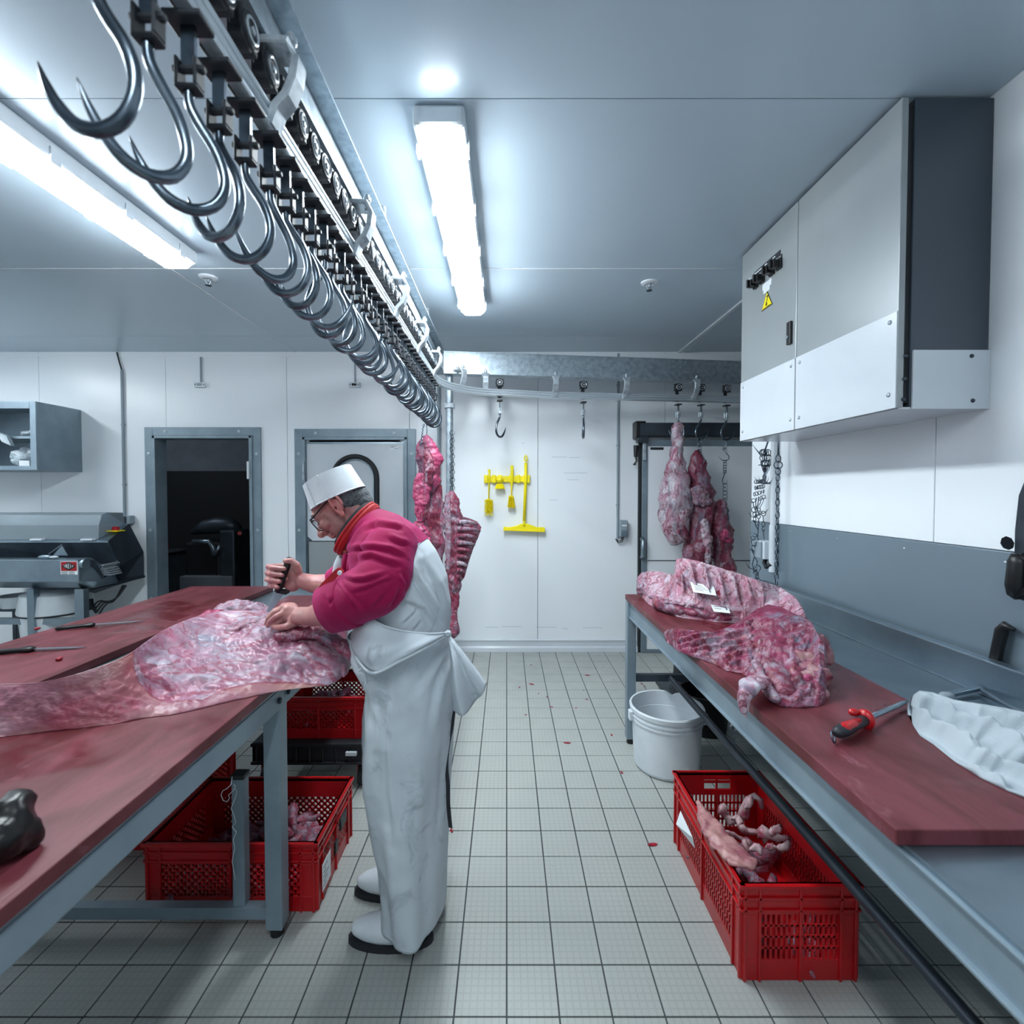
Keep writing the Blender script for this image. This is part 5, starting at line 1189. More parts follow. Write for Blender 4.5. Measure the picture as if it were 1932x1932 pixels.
for q_, nm in (([(1302, 1098), (1347, 1107), (1352, 1124), (1308, 1117)], 'paper meat tag lying upper on the rib slab'), ([(1336, 1132), (1372, 1136), (1378, 1157), (1347, 1154)], 'folded paper meat tag on the lower side of the rib slab')):
    Y0 = 2.235 if q_[0][0] < 1320 else 2.19
    P = [onY(x, y, Y0+(q_[2][1]-y)*.004) for x, y in q_]
    t = thing('paper_tag', nm, 'tag', P[0]); obj('sheet', M().prism(P, (0, .001, .001)), 'paper', t)
    pr_ = M(); u = (P[1]-P[0]); v = (P[3]-P[0])
    for k in range(4):
        a = P[0]+u*.12+v*(.2+.17*k)+Vector((0, -.001, .001)); pr_.bar(a, a+u*(.35+.1*(k % 3)), .0008, .002)
    a = P[0]+u*.72+v*.25+Vector((0, -.001, .001)); pr_.bar(a, a+v*.5, .012, .0008, u)
    obj('tag_print', pr_, 'ink', t)['kind'] = 'stuff'
# ---- white cloth
ccl = [(1717, 1322, 1330, .03), (1722, 1312, 1366, .06), (1735, 1303, 1388, .08), (1760, 1306, 1404, .08), (1800, 1320, 1436, .08), (1850, 1328, 1468, .09), (1900, 1336, 1492, .09), (1960, 1350, 1515, .09), (2040, 1380, 1560, .06)]
def exl(px, py, s_):
    return .024*math.sin((py-px*.55)*.13+2.6*noise.noise(Vector((px*.012, py*.02, 0))))+.018*noise.noise(Vector((px*.04, py*.05, 4)))
o = slab('white_cloth', ccl, 'cloth_white', None, amp=.006, extra=exl, nc=150, nr=60, q=1.0, back=.04, fine=.0005)
tag(o, 'crumpled white cloth lying on the near end of the right table', 'cloth')
# ---- hanging meat
Yh = {px: yr(hx[px]) for px in hx}
m1 = [(797, 1273, 1284), (804, 1269, 1291), (830, 1268, 1290), (862, 1265, 1290), (888, 1257, 1297), (922, 1247, 1304), (952, 1241, 1306), (985, 1243, 1300), (1005, 1250, 1298), (1020, 1260, 1294), (1029, 1266, 1278)]
t = thing('hanging_ham', 'pale leg of meat hung by its shank, leftmost of the three on the cross rail', 'meat', onY(1275, 800, Yh[1278]))
hang('ham_body', m1, Yh[1278], 'hung_light', t, amp=.022, seed=3)
lump('bone_end', [onY(1272, 806, Yh[1278]-.01), onY(1287, 806, Yh[1278]-.01)], [.022, .02], 'bone', t, .004, 3)
lump('loose_muscle', [onY(1285, 1000, Yh[1278]-.06), onY(1294, 1012, Yh[1278]-.05), onY(1300, 1020, Yh[1278]-.04)], [(.05, .03, .05), (.03, .02, .03), (.012, .01, .012)], 'hung_dark', t, .01, 5)
m2 = [(849, 1312, 1320), (858, 1306, 1325), (870, 1301, 1329), (900, 1298, 1338), (925, 1303, 1344), (955, 1304, 1346), (975, 1300, 1343), (1000, 1297, 1343), (1040, 1288, 1343), (1062, 1296, 1343), (1072, 1318, 1340)]
t = thing('hanging_cut', 'middle hanging meat cut on the cross rail, long and folded', 'meat', onY(1320, 850, Yh[1321]))
hang('meat_body', m2, Yh[1321], 'hung_dark', t, amp=.026, seed=8)
lump('fat_side', [onY(1330, 990, Yh[1321]-.09), onY(1334, 1020, Yh[1321]-.09), onY(1335, 1050, Yh[1321]-.08)], [(.035, .03, .06), (.04, .03, .08), (.03, .02, .06)], 'hung_light', t, .012, 9)
lump('fold', [onY(1318, 925, Yh[1321]-.09), onY(1325, 945, Yh[1321]-.08)], [(.07, .03, .04), (.08, .03, .05)], 'fat_lump', t, .012, 11)
m3 = [(942, 1357, 1367), (950, 1350, 1372), (965, 1343, 1376), (990, 1339, 1379), (1015, 1343, 1385), (1035, 1346, 1378), (1050, 1344, 1380), (1070, 1352, 1388), (1090, 1372, 1394), (1098, 1384, 1392)]
t = thing('hanging_cut', 'lowest hanging meat cut, rightmost on the cross rail under a long chain', 'meat', onY(1365, 945, Yh[1369]))
hang('meat_body', m3, Yh[1369], 'hung_dark', t, amp=.026, seed=14)
lump('red_fold', [onY(1368, 1010, Yh[1369]-.09), onY(1378, 1022, Yh[1369]-.08)], [(.04, .03, .05), (.03, .02, .03)], 'hung_pink', t, .012, 15)
t = thing('meat_chain', 'short hook chain holding the middle hanging meat', 'chain', onY(1321, 830, Yh[1321]))
p = onY(1320, 826, Yh[1321]-.02); z = ring_chain(t, (p.x, p.y, p.z), 5, .015, .003)
m = M(); s_hook(m, p.x, p.y-.03, z+.01, .12, .06, .004, -.3); obj('hook', m, 'hook_steel', t, smooth=True)
t = thing('meat_chain', 'long chain of rings and hooks holding the lowest hanging meat', 'chain', onY(1369, 830, Yh[1369]))
p = onY(1368, 829, Yh[1369]-.02); z = ring_chain(t, (p.x, p.y, p.z), 4, .015, .003)
m = M(); s_hook(m, p.x, p.y, z+.01, .10, .08, .004, 0); obj('hook', m, 'hook_steel', t, smooth=True)
z = ring_chain(t, (p.x, p.y, z-.08), 5, .014, .0028); m = M(); s_hook(m, p.x, p.y, z+.01, .11, .05, .0035, 2); obj('hook', m, 'hook_steel', t, smooth=True)
z = ring_chain(t, (p.x+.005, p.y, z-.09), 7, .019, .003); m = M(); s_hook(m, p.x+.01, p.y-.03, z+.01, .14, .05, .004, .4); obj('hook', m, 'hook_steel', t, smooth=True)
# centre: pieces behind the butcher
YA = 3.28
ma = [(821, 800, 808), (827, 795, 816), (842, 790, 824), (865, 788, 831), (890, 787, 834), (908, 789, 832), (922, 793, 826), (930, 797, 820)]
t = thing('hanging_meat', 'magenta folded flank meat hanging behind the butcher, left of the round post', 'meat', onY(808, 822, YA))
hang('upper_fold', ma, YA, 'hung_pink', t, amp=.030, seed=20, fscale=9)
mb = [(915, 796, 834), (935, 793, 837), (970, 792, 837), (1010, 790, 837), (1050, 796, 836), (1090, 802, 836), (1120, 806, 834), (1128, 812, 828)]
hang('long_muscle', mb, YA+.03, 'hung_dark', t, amp=.020, seed=22, depth=.5)
mc = [(892, 788, 800), (905, 783, 812), (925, 780, 813), (950, 779, 806), (970, 783, 800), (984, 788, 796)]
hang('torn_flap', mc, YA-.10, 'hung_pink', t, amp=.018, seed=24, depth=.4)
lump('fold', [onY(806, 860, YA-.12), onY(812, 885, YA-.13), onY(808, 905, YA-.11)], [(.03, .02, .05), (.035, .025, .05), (.03, .02, .04)], 'hung_dark', t, .01, 26)
lump('lower_fold', [onY(790, 1000, YA-.08), onY(800, 1020, YA-.08), onY(808, 1050, YA-.08)], [(.05, .04, .06), (.05, .04, .07), (.04, .03, .08)], 'hung_pink', t, .014, 28)
m = M(); a, b = onY(800, 800, YA-.02), onY(794, 838, YA-.06)
for sx in (0, 1):
    m.tube([a.lerp(b, k/12)+Vector((.006*math.sin(k*1.6+sx*math.pi), .006*math.cos(k*1.6+sx*math.pi), 0)) for k in range(13)], .003, 6)
a, b = onY(805, 800, YA), onY(804, 826, YA)
m.tube([a, a.lerp(b, .5)+Vector((.004, 0, 0)), b], .003, 6); obj('wire_hook', m, 'hook_steel', t, smooth=True)
YB_ = 3.74
mr = [(926, 848, 855), (932, 842, 860), (945, 839, 865), (965, 838, 869), (985, 838, 873), (1010, 839, 874), (1040, 841, 873), (1070, 842, 872), (1100, 845, 870), (1130, 850, 866), (1160, 851, 862), (1180, 849, 866), (1195, 846, 867), (1203, 853, 860)]
t = thing('hanging_backbone', 'stripped rib cage and backbone hanging in front of the round post', 'meat', onY(852, 928, YB_))
hang('backbone', mr, YB_, 'hung_rib', t, amp=.020, seed=33, fscale=22, fine=.008)
rb = M()
for k in range(9):
    a = onY(862, 985+k*13, YB_-.05); L = 1-k*.085; b = onY([900, 906, 901, 896, 890, 885, 880, 876, 871][k], 985+k*13+4, YB_-.01)
    mid = a.lerp(b, .5)+Vector((0, -.035*L, .012))
    o = obj('rib', M().tube([a, a.lerp(mid, .6), mid, mid.lerp(b, .5)+Vector((0, -.01, .004)), b], [.018, .017, .015, .014, .010], 8, flat=.6), 'hung_light' if k % 3 == 0 else 'hung_rib', t, smooth=True)
poly = [(862, 972), (885, 978), (900, 984), (908, 995), (903, 1012), (893, 1035), (884, 1062), (876, 1090), (868, 1100), (858, 1080), (858, 1000)]
pm = [onY(x, y, YB_+.005) for x, y in poly]
obj('rib_membrane', M().prism(pm, (0, .02, 0)), 'hung_rib', t)
hang('fat_strip', [(930, 842, 849), (960, 838, 850), (1000, 839, 852), (1040, 840, 850), (1075, 842, 848)], YB_-.09, 'fat_lump', t, amp=.008, seed=36, depth=.4)
t = thing('chain', 'slack chain down the round post holding the rib cage', 'chain', onY(851, 830, 3.86))
p = onY(853, 812, 3.885); q2 = ring_chain(t, (p.x, p.y-.0, p.z), 17, .019, .0032, 'hook_steel')
m = M(); m.tube([(p.x, p.y, q2+.03), (p.x-.004, p.y-.05, q2+.02), (p.x-.008, p.y-.12, q2-.02), (p.x-.008, p.y-.15, q2-.12)], .004, 8); obj('hook', m, 'hook_steel', t, smooth=True)
# ---- trimmings in the crates
def scrap_mesh(seed, L=.05):
    m = M(); rnd = random.Random(seed); p = Vector((0, 0, 0)); pts = [p.copy()]
    for k in range(4): p += Vector((rnd.uniform(.3, 1), rnd.uniform(-.6, .6), rnd.uniform(-.4, .4))).normalized()*L*.4; pts.append(p.copy())
    c = sum(pts, Vector())/5; pts = [q_-c for q_ in pts]
    m.tube(pts, [L*.06, L*.22, L*.3, L*.2, L*.05], 8, flat=rnd.uniform(.4, .8))
    m.v = [tuple(Vector(v)+Vector((1, 1, 1))*L*.12*fbm(Vector(v)+Vector((seed, 0, 0)), 3/L, 3)) for v in m.v]
    me = mesh_of(m, 'meat_scrap'); me.materials.append(MT['trim_meat']); me.polygons.foreach_set('use_smooth', [True]*len(me.polygons)); return me
SCR = [scrap_mesh(i, .085) for i in range(8)]
def pile(n, x0, x1, y0, y1, z0, ht, label, group, rnd, peak=(.5, .5), sc=(.8, 1.5)):
    for k in range(n):
        u, v = rnd.random(), rnd.random(); h = max(0, 1-1.6*math.hypot(u-peak[0], v-peak[1]))
        o = bpy.data.objects.new('meat_scrap', SCR[k % 8]); COL.objects.link(o)
        o.location = (x0+(x1-x0)*u, y0+(y1-y0)*v, z0+.02+ht*h*rnd.uniform(.5, 1)); o.rotation_euler = (rnd.uniform(-.6, .6), rnd.uniform(-.6, .6), rnd.uniform(0, 6.3)); s_ = rnd.uniform(*sc); o.scale = (s_, s_, s_)
        tag(o, label, 'meat', group)
rn = random.Random(5)
pile(64, -1.18, -.72, 1.72, 2.0, .012, .17, 'meat trimming lying in the foreground red crate under the left table', 'trimmings in the foreground crate', rn, (.72, .6), (1.0, 1.8))
pile(50, -1.14, -.76, 2.46, 2.73, .26, .17, 'meat trimming lying in the red crate on the black dolly', 'trimmings in the crate on the dolly', rn, (.6, .3))
pile(22, .76, 1.02, 1.50, 1.95, .01, .10, 'meat scrap among the bones in the right red crate', 'scraps in the right crate', rn)
bones = [(1356, 1524, 1384, 1553, .020), (1384, 1545, 1398, 1556, .018), (1393, 1560, 1452, 1578, .015), (1404, 1542, 1416, 1508, .013), (1365, 1566, 1420, 1590, .013), (1430, 1568, 1490, 1588, .015), (1448, 1600, 1490, 1597, .014), (1400, 1596, 1440, 1604, .015), (1455, 1572, 1470, 1560, .012)]
for i, (a0, b0, a1, b1, r_) in enumerate(bones):
    Y_ = 1.86-.035*i; A, B = onY(a0, b0, Y_), onY(a1, b1, Y_-.03); dd = (B-A)
    m = M().tube([A.lerp(B, k/8)+Vector((0, 0, .004*math.sin(k*1.3+i))) for k in range(9)], [r_*q_ for q_ in (.7, 1.1, .95, .75, .7, .8, .7, 1.0, .6)], 12); m.v = [tuple(Vector(v)+Vector((1, .6, 1))*.010*fbm(v, 34)) for v in m.v]
    tag(obj('bone', m, 'bone', None, smooth=True), ['thick ridged bone highest on the left of the pile in the right crate', 'short thick bone right below the ridged one in the right crate', 'long bone lying across the middle of the right crate', 'upright bone stub under the curved rib in the right crate', 'slanting bone beside the skin flap in the right crate', 'long bone in the lower middle of the right crate', 'bone at the lower right of the pile in the right crate', 'lowest bone of the pile in the right crate, at the picture edge', 'small bone knob at the far right of the pile in the right crate'][i], 'bone', 'bones in the right crate')
tag(obj('curved_bone', M().tube([onY(1393, 1552, 1.85), onY(1402, 1530, 1.85), onY(1412, 1508, 1.84), (onY(1424, 1502, 1.84)), onY(1435, 1510, 1.83), onY(1438, 1526, 1.82)], [.014, .014, .013, .013, .012, .008], 10), 'bone', None, smooth=True), 'curved rib bone arching above the pile in the right crate', 'bone')
o = lump('skin_flap', [onY(1318, 1520, 1.80), onY(1330, 1540, 1.74), onY(1345, 1565, 1.66), onY(1370, 1595, 1.58), onY(1400, 1625, 1.50)], [(.012, .02, .02), (.03, .02, .02), (.045, .03, .014), (.055, .03, .012), (.05, .03, .012)], simple('pale_skin', '#b98a86', .42, 0, '#94525f', 16, .5, 60), None, .010, 44)
tag(o, 'pale flap of skin draped over the left edge of the right red crate', 'meat')
# ---- scraps on the floor
fl = [(1002, 1255), (980, 1297), (1003, 1291), (1016, 1309), (1032, 1315), (992, 1349), (1154, 1387), (1108, 1274), (1101, 1303), (1211, 1291), (1216, 1295), (1173, 1458), (1070, 1402), (1138, 1258), (1107, 1320), (1087, 1336), (852, 1568), (1231, 1594), (1158, 1283), (1041, 1334)]
fm = mesh_of(M().ell((0, 0, .002), (.018, .008, .003), None, 8, 5), 'meat_scrap'); fm.materials.append(MT['scrap_red'])
for i, (px, py) in enumerate(fl):
    o = bpy.data.objects.new('meat_scrap', fm); COL.objects.link(o); o.location = onZ(px, py, .0); o.rotation_euler = (0, 0, i*1.3); s_ = [.5, .8, 1.3, .35, .6][i % 5]; o.scale = (s_, s_, 1)
    tag(o, 'tiny red meat scrap on the floor tiles of the aisle', 'meat', 'scraps on the aisle floor')
# ================================================================ the butcher
PY = 1.65
W = lambda px, py, Y=PY: onY(px, py, Y)
k_ = PY/FOC
person = thing('person', 'butcher in a magenta jacket, white hat, glasses and apron bending over the carcass', 'person', (-.36, PY, 0))
# ---- head frame : origin at the ear canal, F forward (down-left), U up, S towards the camera
HO = W(650, 956, 1.66); hp_ = math.radians(40)
Fv = Vector((-math.cos(hp_), 0, -math.sin(hp_))); Uv = Vector((-math.sin(hp_), 0, math.cos(hp_))); Sv = Vector((0, -1, 0))
HR = Matrix((Fv, Sv, Uv)).transposed()
def H(f, s, u): return HO + HR @ Vector((f*.94, s, u))
b = M()
def hell(c, r, rx=0, n=20, m=14, rot=0):
    R_ = HR @ Matrix.Rotation(rot, 3, 'Y'); b.ell(H(*c), r, R_, n, m)
hell((-.004, 0, .045), (.092, .074, .082), n=28, m=18)          # cranium
hell((-.030, 0, .02), (.066, .066, .066))                      # occiput
hell((.052, 0, .015), (.056, .060, .072))                      # face mass
hell((.044, 0, -.035), (.050, .052, .046))                     # cheeks / jaw
hell((.058, 0, -.072), (.026, .032, .024))                     # chin
hell((.020, .036, -.045), (.040, .018, .030)); hell((.020, -.036, -.045), (.040, .018, .030))
hell((.092, 0, .036), (.018, .050, .016))                      # brow
b.chain([H(.096, 0, .030), H(.108, 0, .012), H(.122, 0, -.006), H(.131, 0, -.021), H(.112, 0, -.030)], [.011, .010, .012, .0145, .010], 12)   # nose
for s_ in (1, -1):
    hell((.114, s_*.014, -.022), (.013, .009, .009)); hell((.076, s_*.042, -.010), (.026, .016, .018))
    hell((.088, s_*.031, .014), (.012, .014, .011))            # eye socket filler
hell((.102, 0, -.044), (.012, .024, .008)); hell((.100, 0, -.054), (.011, .022, .008))
# neck
b.chain([H(-.015, 0, -.01), H(-.026, 0, -.065), W(690, 1008)], [.058, .053, .052], 20)
b.chain([H(.02, 0, -.06), W(684, 1022)], [.045, .05], 16)
# trunk, legs (mostly hidden under the clothes)
b.chain([W(715, 1030), W(745, 1080), W(760, 1130), W(762, 1190)], [.07, .09, .10, .10], 20)
b.chain([W(728, 1035, 1.52), W(728, 1035, 1.78)], [.05, .05], 16)
b.chain([W(750, 1110, 1.57), W(752, 1190, 1.57)], [.085, .085], 16); b.chain([W(750, 1110, 1.73), W(752, 1190, 1.73)], [.085, .085], 16)
for (Y_, dx) in ((1.53, .02), (1.77, -.03)):
    hipz = W(762, 1210).z
    b.chain([Vector((-.37+dx, Y_+.02, hipz-.02)), Vector((-.35+dx, Y_, .50)), Vector((-.335+dx, Y_, .10))], [.085, .06, .045], 16)
# near arm
NA = [W(742, 1040, 1.50), W(720, 1112, 1.44), W(690, 1128, 1.46)]
b.chain([W(730, 1046, 1.52), W(710, 1112, 1.45)], [.055, .050], 16)
b.chain([W(710, 1116, 1.44), W(660, 1140, 1.50), W(622, 1154, 1.55), W(585, 1163, 1.61)], [.052, .050, .048, .0315], 18)
b.chain([W(585, 1163, 1.61), W(566, 1162, 1.65)], [.0315, .031], 16)
# near hand (palm + thumb + fingers)
def HN(px, py, Y=1.70): return onY(px, py, Y)
b.ell(HN(550, 1160, 1.69), (.040, .030, .034), Matrix.Rotation(.35, 3, 'Y'), 20, 14)
b.ell(HN(543, 1150, 1.71), (.032, .034, .022), Matrix.Rotation(.5, 3, 'Y'), 18, 12)
b.ell(HN(560, 1170, 1.66), (.032, .020, .022), None, 16, 12)
fing = [[(536, 1156, 1.672), (521, 1163, 1.662), (510, 1172, 1.668), (505, 1181, 1.68)],
        [(534, 1149, 1.695), (517, 1156, 1.688), (506, 1167, 1.692), (502, 1177, 1.70)],
        [(536, 1146, 1.720), (519, 1152, 1.714), (508, 1162, 1.718), (504, 1172, 1.73)],
        [(540, 1146, 1.745), (525, 1152, 1.74), (515, 1162, 1.745), (512, 1170, 1.755)]]
b.ell(HN(532, 1168, 1.70), (.030, .034, .020), None, 16, 12); b.ell(HN(548, 1148, 1.70), (.026, .036, .020), Matrix.Rotation(.5, 3, 'Y'), 16, 12)
for kx, ky, kz in ((535, 1145, 1.69), (536, 1142, 1.715), (540, 1143, 1.74)): b.ell(HN(kx, ky, kz), (.011, .011, .010), None, 10, 8)
for f in fing: b.chain([HN(*p) for p in f], [.0115, .0105, .0095, .008], 12)
b.chain([HN(557, 1176, 1.66), HN(541, 1182, 1.645), HN(525, 1184, 1.655), HN(515, 1181, 1.67)], [.014, .0125, .011, .009], 12)
# far arm and hand holding the knife
FY = 1.90
b.chain([W(735, 1040, 1.80), W(668, 1100, 1.90)], [.05, .046], 16)
b.chain([W(668, 1100, 1.90), W(625, 1106, 1.90), W(590, 1101, FY), W(572, 1096, FY)], [.050, .049, .036, .031], 18)
HF = lambda px, py, Y: onY(px, py, Y)
b.ell(HF(556, 1084, 1.905), (.030, .022, .046), Matrix.Rotation(-.35, 3, 'Y'), 20, 14)
b.ell(HF(552, 1104, 1.90), (.030, .024, .026), None, 18, 12)
rows = [(1069, 0), (1081, -1), (1093, -1.5), (1104, .5)]
KA, KB = HF(547, 1052, 1.885), HF(523, 1117, 1.885)        # handle axis
for i, (yy, dx) in enumerate(rows):
    x0 = 505+dx*1.6+ (2 if i == 3 else 0)
    ax = 545-(yy-1052)*.37
    P = [HF(552-(yy-1065)*.15, yy+1, 1.925), HF(ax-9, yy-1, 1.918), HF(x0+1, yy, 1.892), HF(x0+7, yy+1.5, 1.868), HF(ax-2, yy+4, 1.860)]
    b.chain(P, [.0120, .0115, .0110, .0105, .0090], 12)
b.chain([HF(563, 1078, 1.89), HF(560, 1066, 1.88), HF(550, 1058, 1.875), HF(538, 1058, 1.872)], [.016, .014, .0125, .0105], 12)
def skin_disp(p, n_):
    return .0006*fbm(p, 60, 3)
bm_ = remesh(b, .0036, 5, 'body', skin_disp, .55)
n = N('skin'); nz = n.noise(30, 5, .6); c = n.mix(n.ramp(nz, [(.35, 0), (.7, 1)]), '#b88078', '#a3666c'); c = n.mix(n.ramp(n.noise(9, 3), [(.45, 0), (.7, .6)]), c, '#9c8078')
n.col(c); n.bump(n.noise(190, 3), .25, .001); n.pr(.42); n.b.inputs['Subsurface Weight'].default_value = .08; n.b.inputs['Subsurface Scale'].default_value = .01; MT['skin'] = n.m
obj('body', bm_, 'skin', person, smooth=True)
# ear
for s_ in (1, -1):
    e = M(); pts = []
    for k in range(22):
        a = math.radians(205-k*13.5); rr_ = 1-.012*k if k > 12 else 1
        pts.append(H(-.010+.020*math.cos(a)*rr_-.004*math.sin(a), s_*(.086+.007*math.sin(a*.5)), .006+.035*math.sin(a)))
    e.tube(pts, [.0035]+[.0046]*19+[.0045, .0035], 8)
    e.ell(H(-.008, s_*.079, .006), (.017, .006, .030), HR, 14, 10)
    e.ell(H(-.003, s_*.086, -.028), (.009, .005, .012), HR, 12, 8)
    e.tube([H(.006, s_*.082, .0), H(-.004, s_*.087, .008), H(-.012, s_*.087, .022), H(-.006, s_*.086, .030)], [.003, .0035, .0035, .003], 6)
    e.ell(H(.007, s_*.080, -.004), (.006, .006, .009), HR, 10, 8)
    obj('ear', remesh(e, .0018, 3, 'ear'), simple('ear_skin', '#c27a74', .42, 0, '#ae6262', 40, .2, 160) if 'ear_skin' not in MT else 'ear_skin', person, smooth=True)
obj('ear_hollow', M().ell(H(.001, .0865, .0), (.004, .0025, .0065), HR, 10, 8), simple('ear_dark', '#5a2228', .7), person, smooth=True)
# eye, brow, nostril, lips
for s_ in (1, -1):
    o = obj('eye', M().ell(H(.089, s_*.031, .014), (.0125, .0125, .0125), HR, 16, 10), 'white_plastic', person, smooth=True)
    obj('iris', M().ell(H(.0995, s_*.031, .010), (.003, .0058, .0058), HR, 12, 8), 'ink', o, smooth=True)
    obj('eyelid', M().ell(H(.0895, s_*.0315, .0185), (.0140, .0150, .0110), HR, 16, 10), 'skin', person, smooth=True)
    obj('eyebrow', M().tube([H(.102, s_*.014, .037), H(.105, s_*.028, .041), H(.096, s_*.046, .038), H(.084, s_*.056, .030)], [.002, .004, .0035, .0015], 6), 'hair', person, smooth=True)
    obj('nostril', M().ell(H(.117, s_*.0165, -.0265), (.0055, .003, .003), HR, 10, 8), 'ear_dark', person, smooth=True)
    cr = M()
    for k in range(3): cr.tube([H(.070-.004*k, s_*(.060+.001*k), .012-.008*k), H(.060-.004*k, s_*(.0625+.0005*k), .010-.010*k), H(.050-.004*k, s_*.063, .012-.013*k)], [.0006, .0012, .0004], 5)
    obj('cheek_crease', cr, 'skin', person, smooth=True)
obj('mouth', M().tube([H(.088, .028, -.046), H(.104, .014, -.049), H(.110, 0, -.050), H(.104, -.014, -.049), H(.088, -.028, -.046)], [.001, .0035, .004, .0035, .001], 8, flat=1.2), 'lip', person, smooth=True)
# nails
for f, e_ in ((fing[0], 0), (fing[1], 0)):
    p = HN(*f[-1]); 
for i, (yy, dx) in enumerate(rows):
    ax = 545-(yy-1052)*.37; p = HF(ax-4, yy+3, 1.8515); obj('nail', M().ell(p, (.0065, .002, .0048), None, 12, 8), 'nail', person, smooth=True)
p = HF(540, 1057, 1.8625); obj('nail', M().ell(p, (.008, .0025, .0055), None, 12, 8), 'nail', person, smooth=True)
# hair : a cap shell below the hat, above and behind the ear
hm_ = M(); nu, nv = 40, 26; cH = Vector((.003, 0, .045))
for i in range(nu+1):
    az = math.radians(62 + (298-62)*i/nu)      # 0 = forward, 180 = back
    for j in range(nv+1):
        side = abs(math.sin(az)); backness = max(0, -math.cos(az))
        lo = -.62+.46*(1-backness)*1.0; lo = -.02 if backness < .02 else -.02-.72*min(1, (backness-.02)/.22)
        el = lo+(1.0-lo)*j/nv
        r_ = Vector((.1025*math.cos(az)*math.cos(el), .0765*math.sin(az)*math.cos(el), .0845*math.sin(el)))
        k2 = 1+.008*fbm(r_*1, 90, 2)+.075*max(0, min(1, (-math.cos(az)-.0)/.25))
        hm_.v.append(tuple(H(*(cH+r_*k2))))
for i in range(nu):
    for j in range(nv):
        a = i*(nv+1)+j; hm_.f.append((a, a+1, a+nv+2, a+nv+1))
obj('hair', hm_, 'hair', person, smooth=True, solid=.003)
nb_ = M(); 
for (c, r_) in (((-.062, 0, .000), (.040, .056, .046)), ((-.066, 0, -.030), (.030, .046, .030)), ((-.040, 0, -.010), (.040, .0665, .030))): nb_.ell(H(*c), r_, HR, 18, 12)
obj('nape_hair', remesh(nb_, .004, 3, 'nape_hair', lambda p, n_: .0015*fbm(p, 90)), 'hair', person, smooth=True)
# hat : seen in the picture as a tall band leaning back
hb0, hb1 = W(590, 963), W(687, 917); ht0, ht1 = W(576, 920), W(660, 876)
rings = []
bc_, tc_ = (hb0+hb1)/2, (ht0+ht1)/2; bu, tu = (hb1-hb0)/2, (ht1-ht0)/2
for j in range(15):
    v = j/14; c = bc_.lerp(tc_, v); u = bu.lerp(tu, v); row = []
    for k in range(72):
        a = 2*math.pi*k/72; pl = 1+.008*(((k*10//72) % 2)-.5)*min(1, v*3)+.006*fbm(Vector((k*.2, v*3, 0)), 1, 2)
        if k in (0, 36): pl += .0
        row.append(c+u*math.cos(a)*pl+Vector((0, 1, 0))*math.sin(a)*(.088+.002*v)*pl)
    rings.append(row)
HNm = (Uv*.9+Vector((0, 0, .1))).normalized()
for v, sc_ in ((.004, .98), (.003, .9), (-.004, .6), (-.006, .25)):
    rings.append([tc_+(Vector(p)-tc_)*sc_+(ht1-ht0).cross(Vector((0, 1, 0))).normalized()*-v for p in rings[14]])
ho = M().rings(rings, cap=True)
ho = obj('hat', ho, 'hat_cloth', person, smooth='auto')
obj('hat_seam', M().tube([Vector(rings[0][k])*1 for k in range(72)], .0018, 6, True), 'hat_cloth', ho, smooth=True)
fold = M()
for k in (14, 21): fold.tube([Vector(rings[j][72-k-4])+Vector((0, -.0015, 0)) for j in range(15)], .0016, 5)
obj('hat_fold', fold, 'hat_cloth', ho, smooth=True)
# glasses
gl = M()
gl.tube([H(-.022, .081, .024), H(-.012, .080, .036), H(.030, .078, .033), H(.075, .072, .028), H(.104, .066, .026)], [.0025, .003, .0022, .0026, .0032], 8, flat=1.5)
gl.tube([H(-.012, -.080, .036), H(.030, -.078, .033), H(.104, -.066, .026)], .0025, 6)
for s_ in (1, -1):
    cs_ = [H(.106+.006*(1-abs(x)), s_*(.036+x*.030), .004+z*.022-.0) for x, z in ((-1, .8), (-.5, 1), (.5, 1), (1, .8), (1, -.3), (.6, -1), (-.5, -1), (-1, -.4))]
    gl.tube(cs_, .0019, 6, True)
gl.tube([H(.112, .007, .010), H(.116, 0, .014), H(.112, -.007, .010)], .0018, 6)
g_ = obj('glasses', gl, 'black_plastic', person, smooth=True)
lm_ = N('lens'); lm_.col('#eef4f8'); lm_.pr(.03); lm_.b.inputs['Transmission Weight'].default_value = 1; lm_.b.inputs['IOR'].default_value = 1.1; MT['lens'] = lm_.m
for s_ in (1, -1):
    obj('lens', M().prism([H(.106+.006*(1-abs(x)), s_*(.036+x*.029), .004+z*.021) for x, z in ((-1, .8), (-.5, 1), (.5, 1), (1, .8), (1, -.3), (.6, -1), (-.5, -1), (-1, -.4))], Fv*.0012), 'lens', g_)
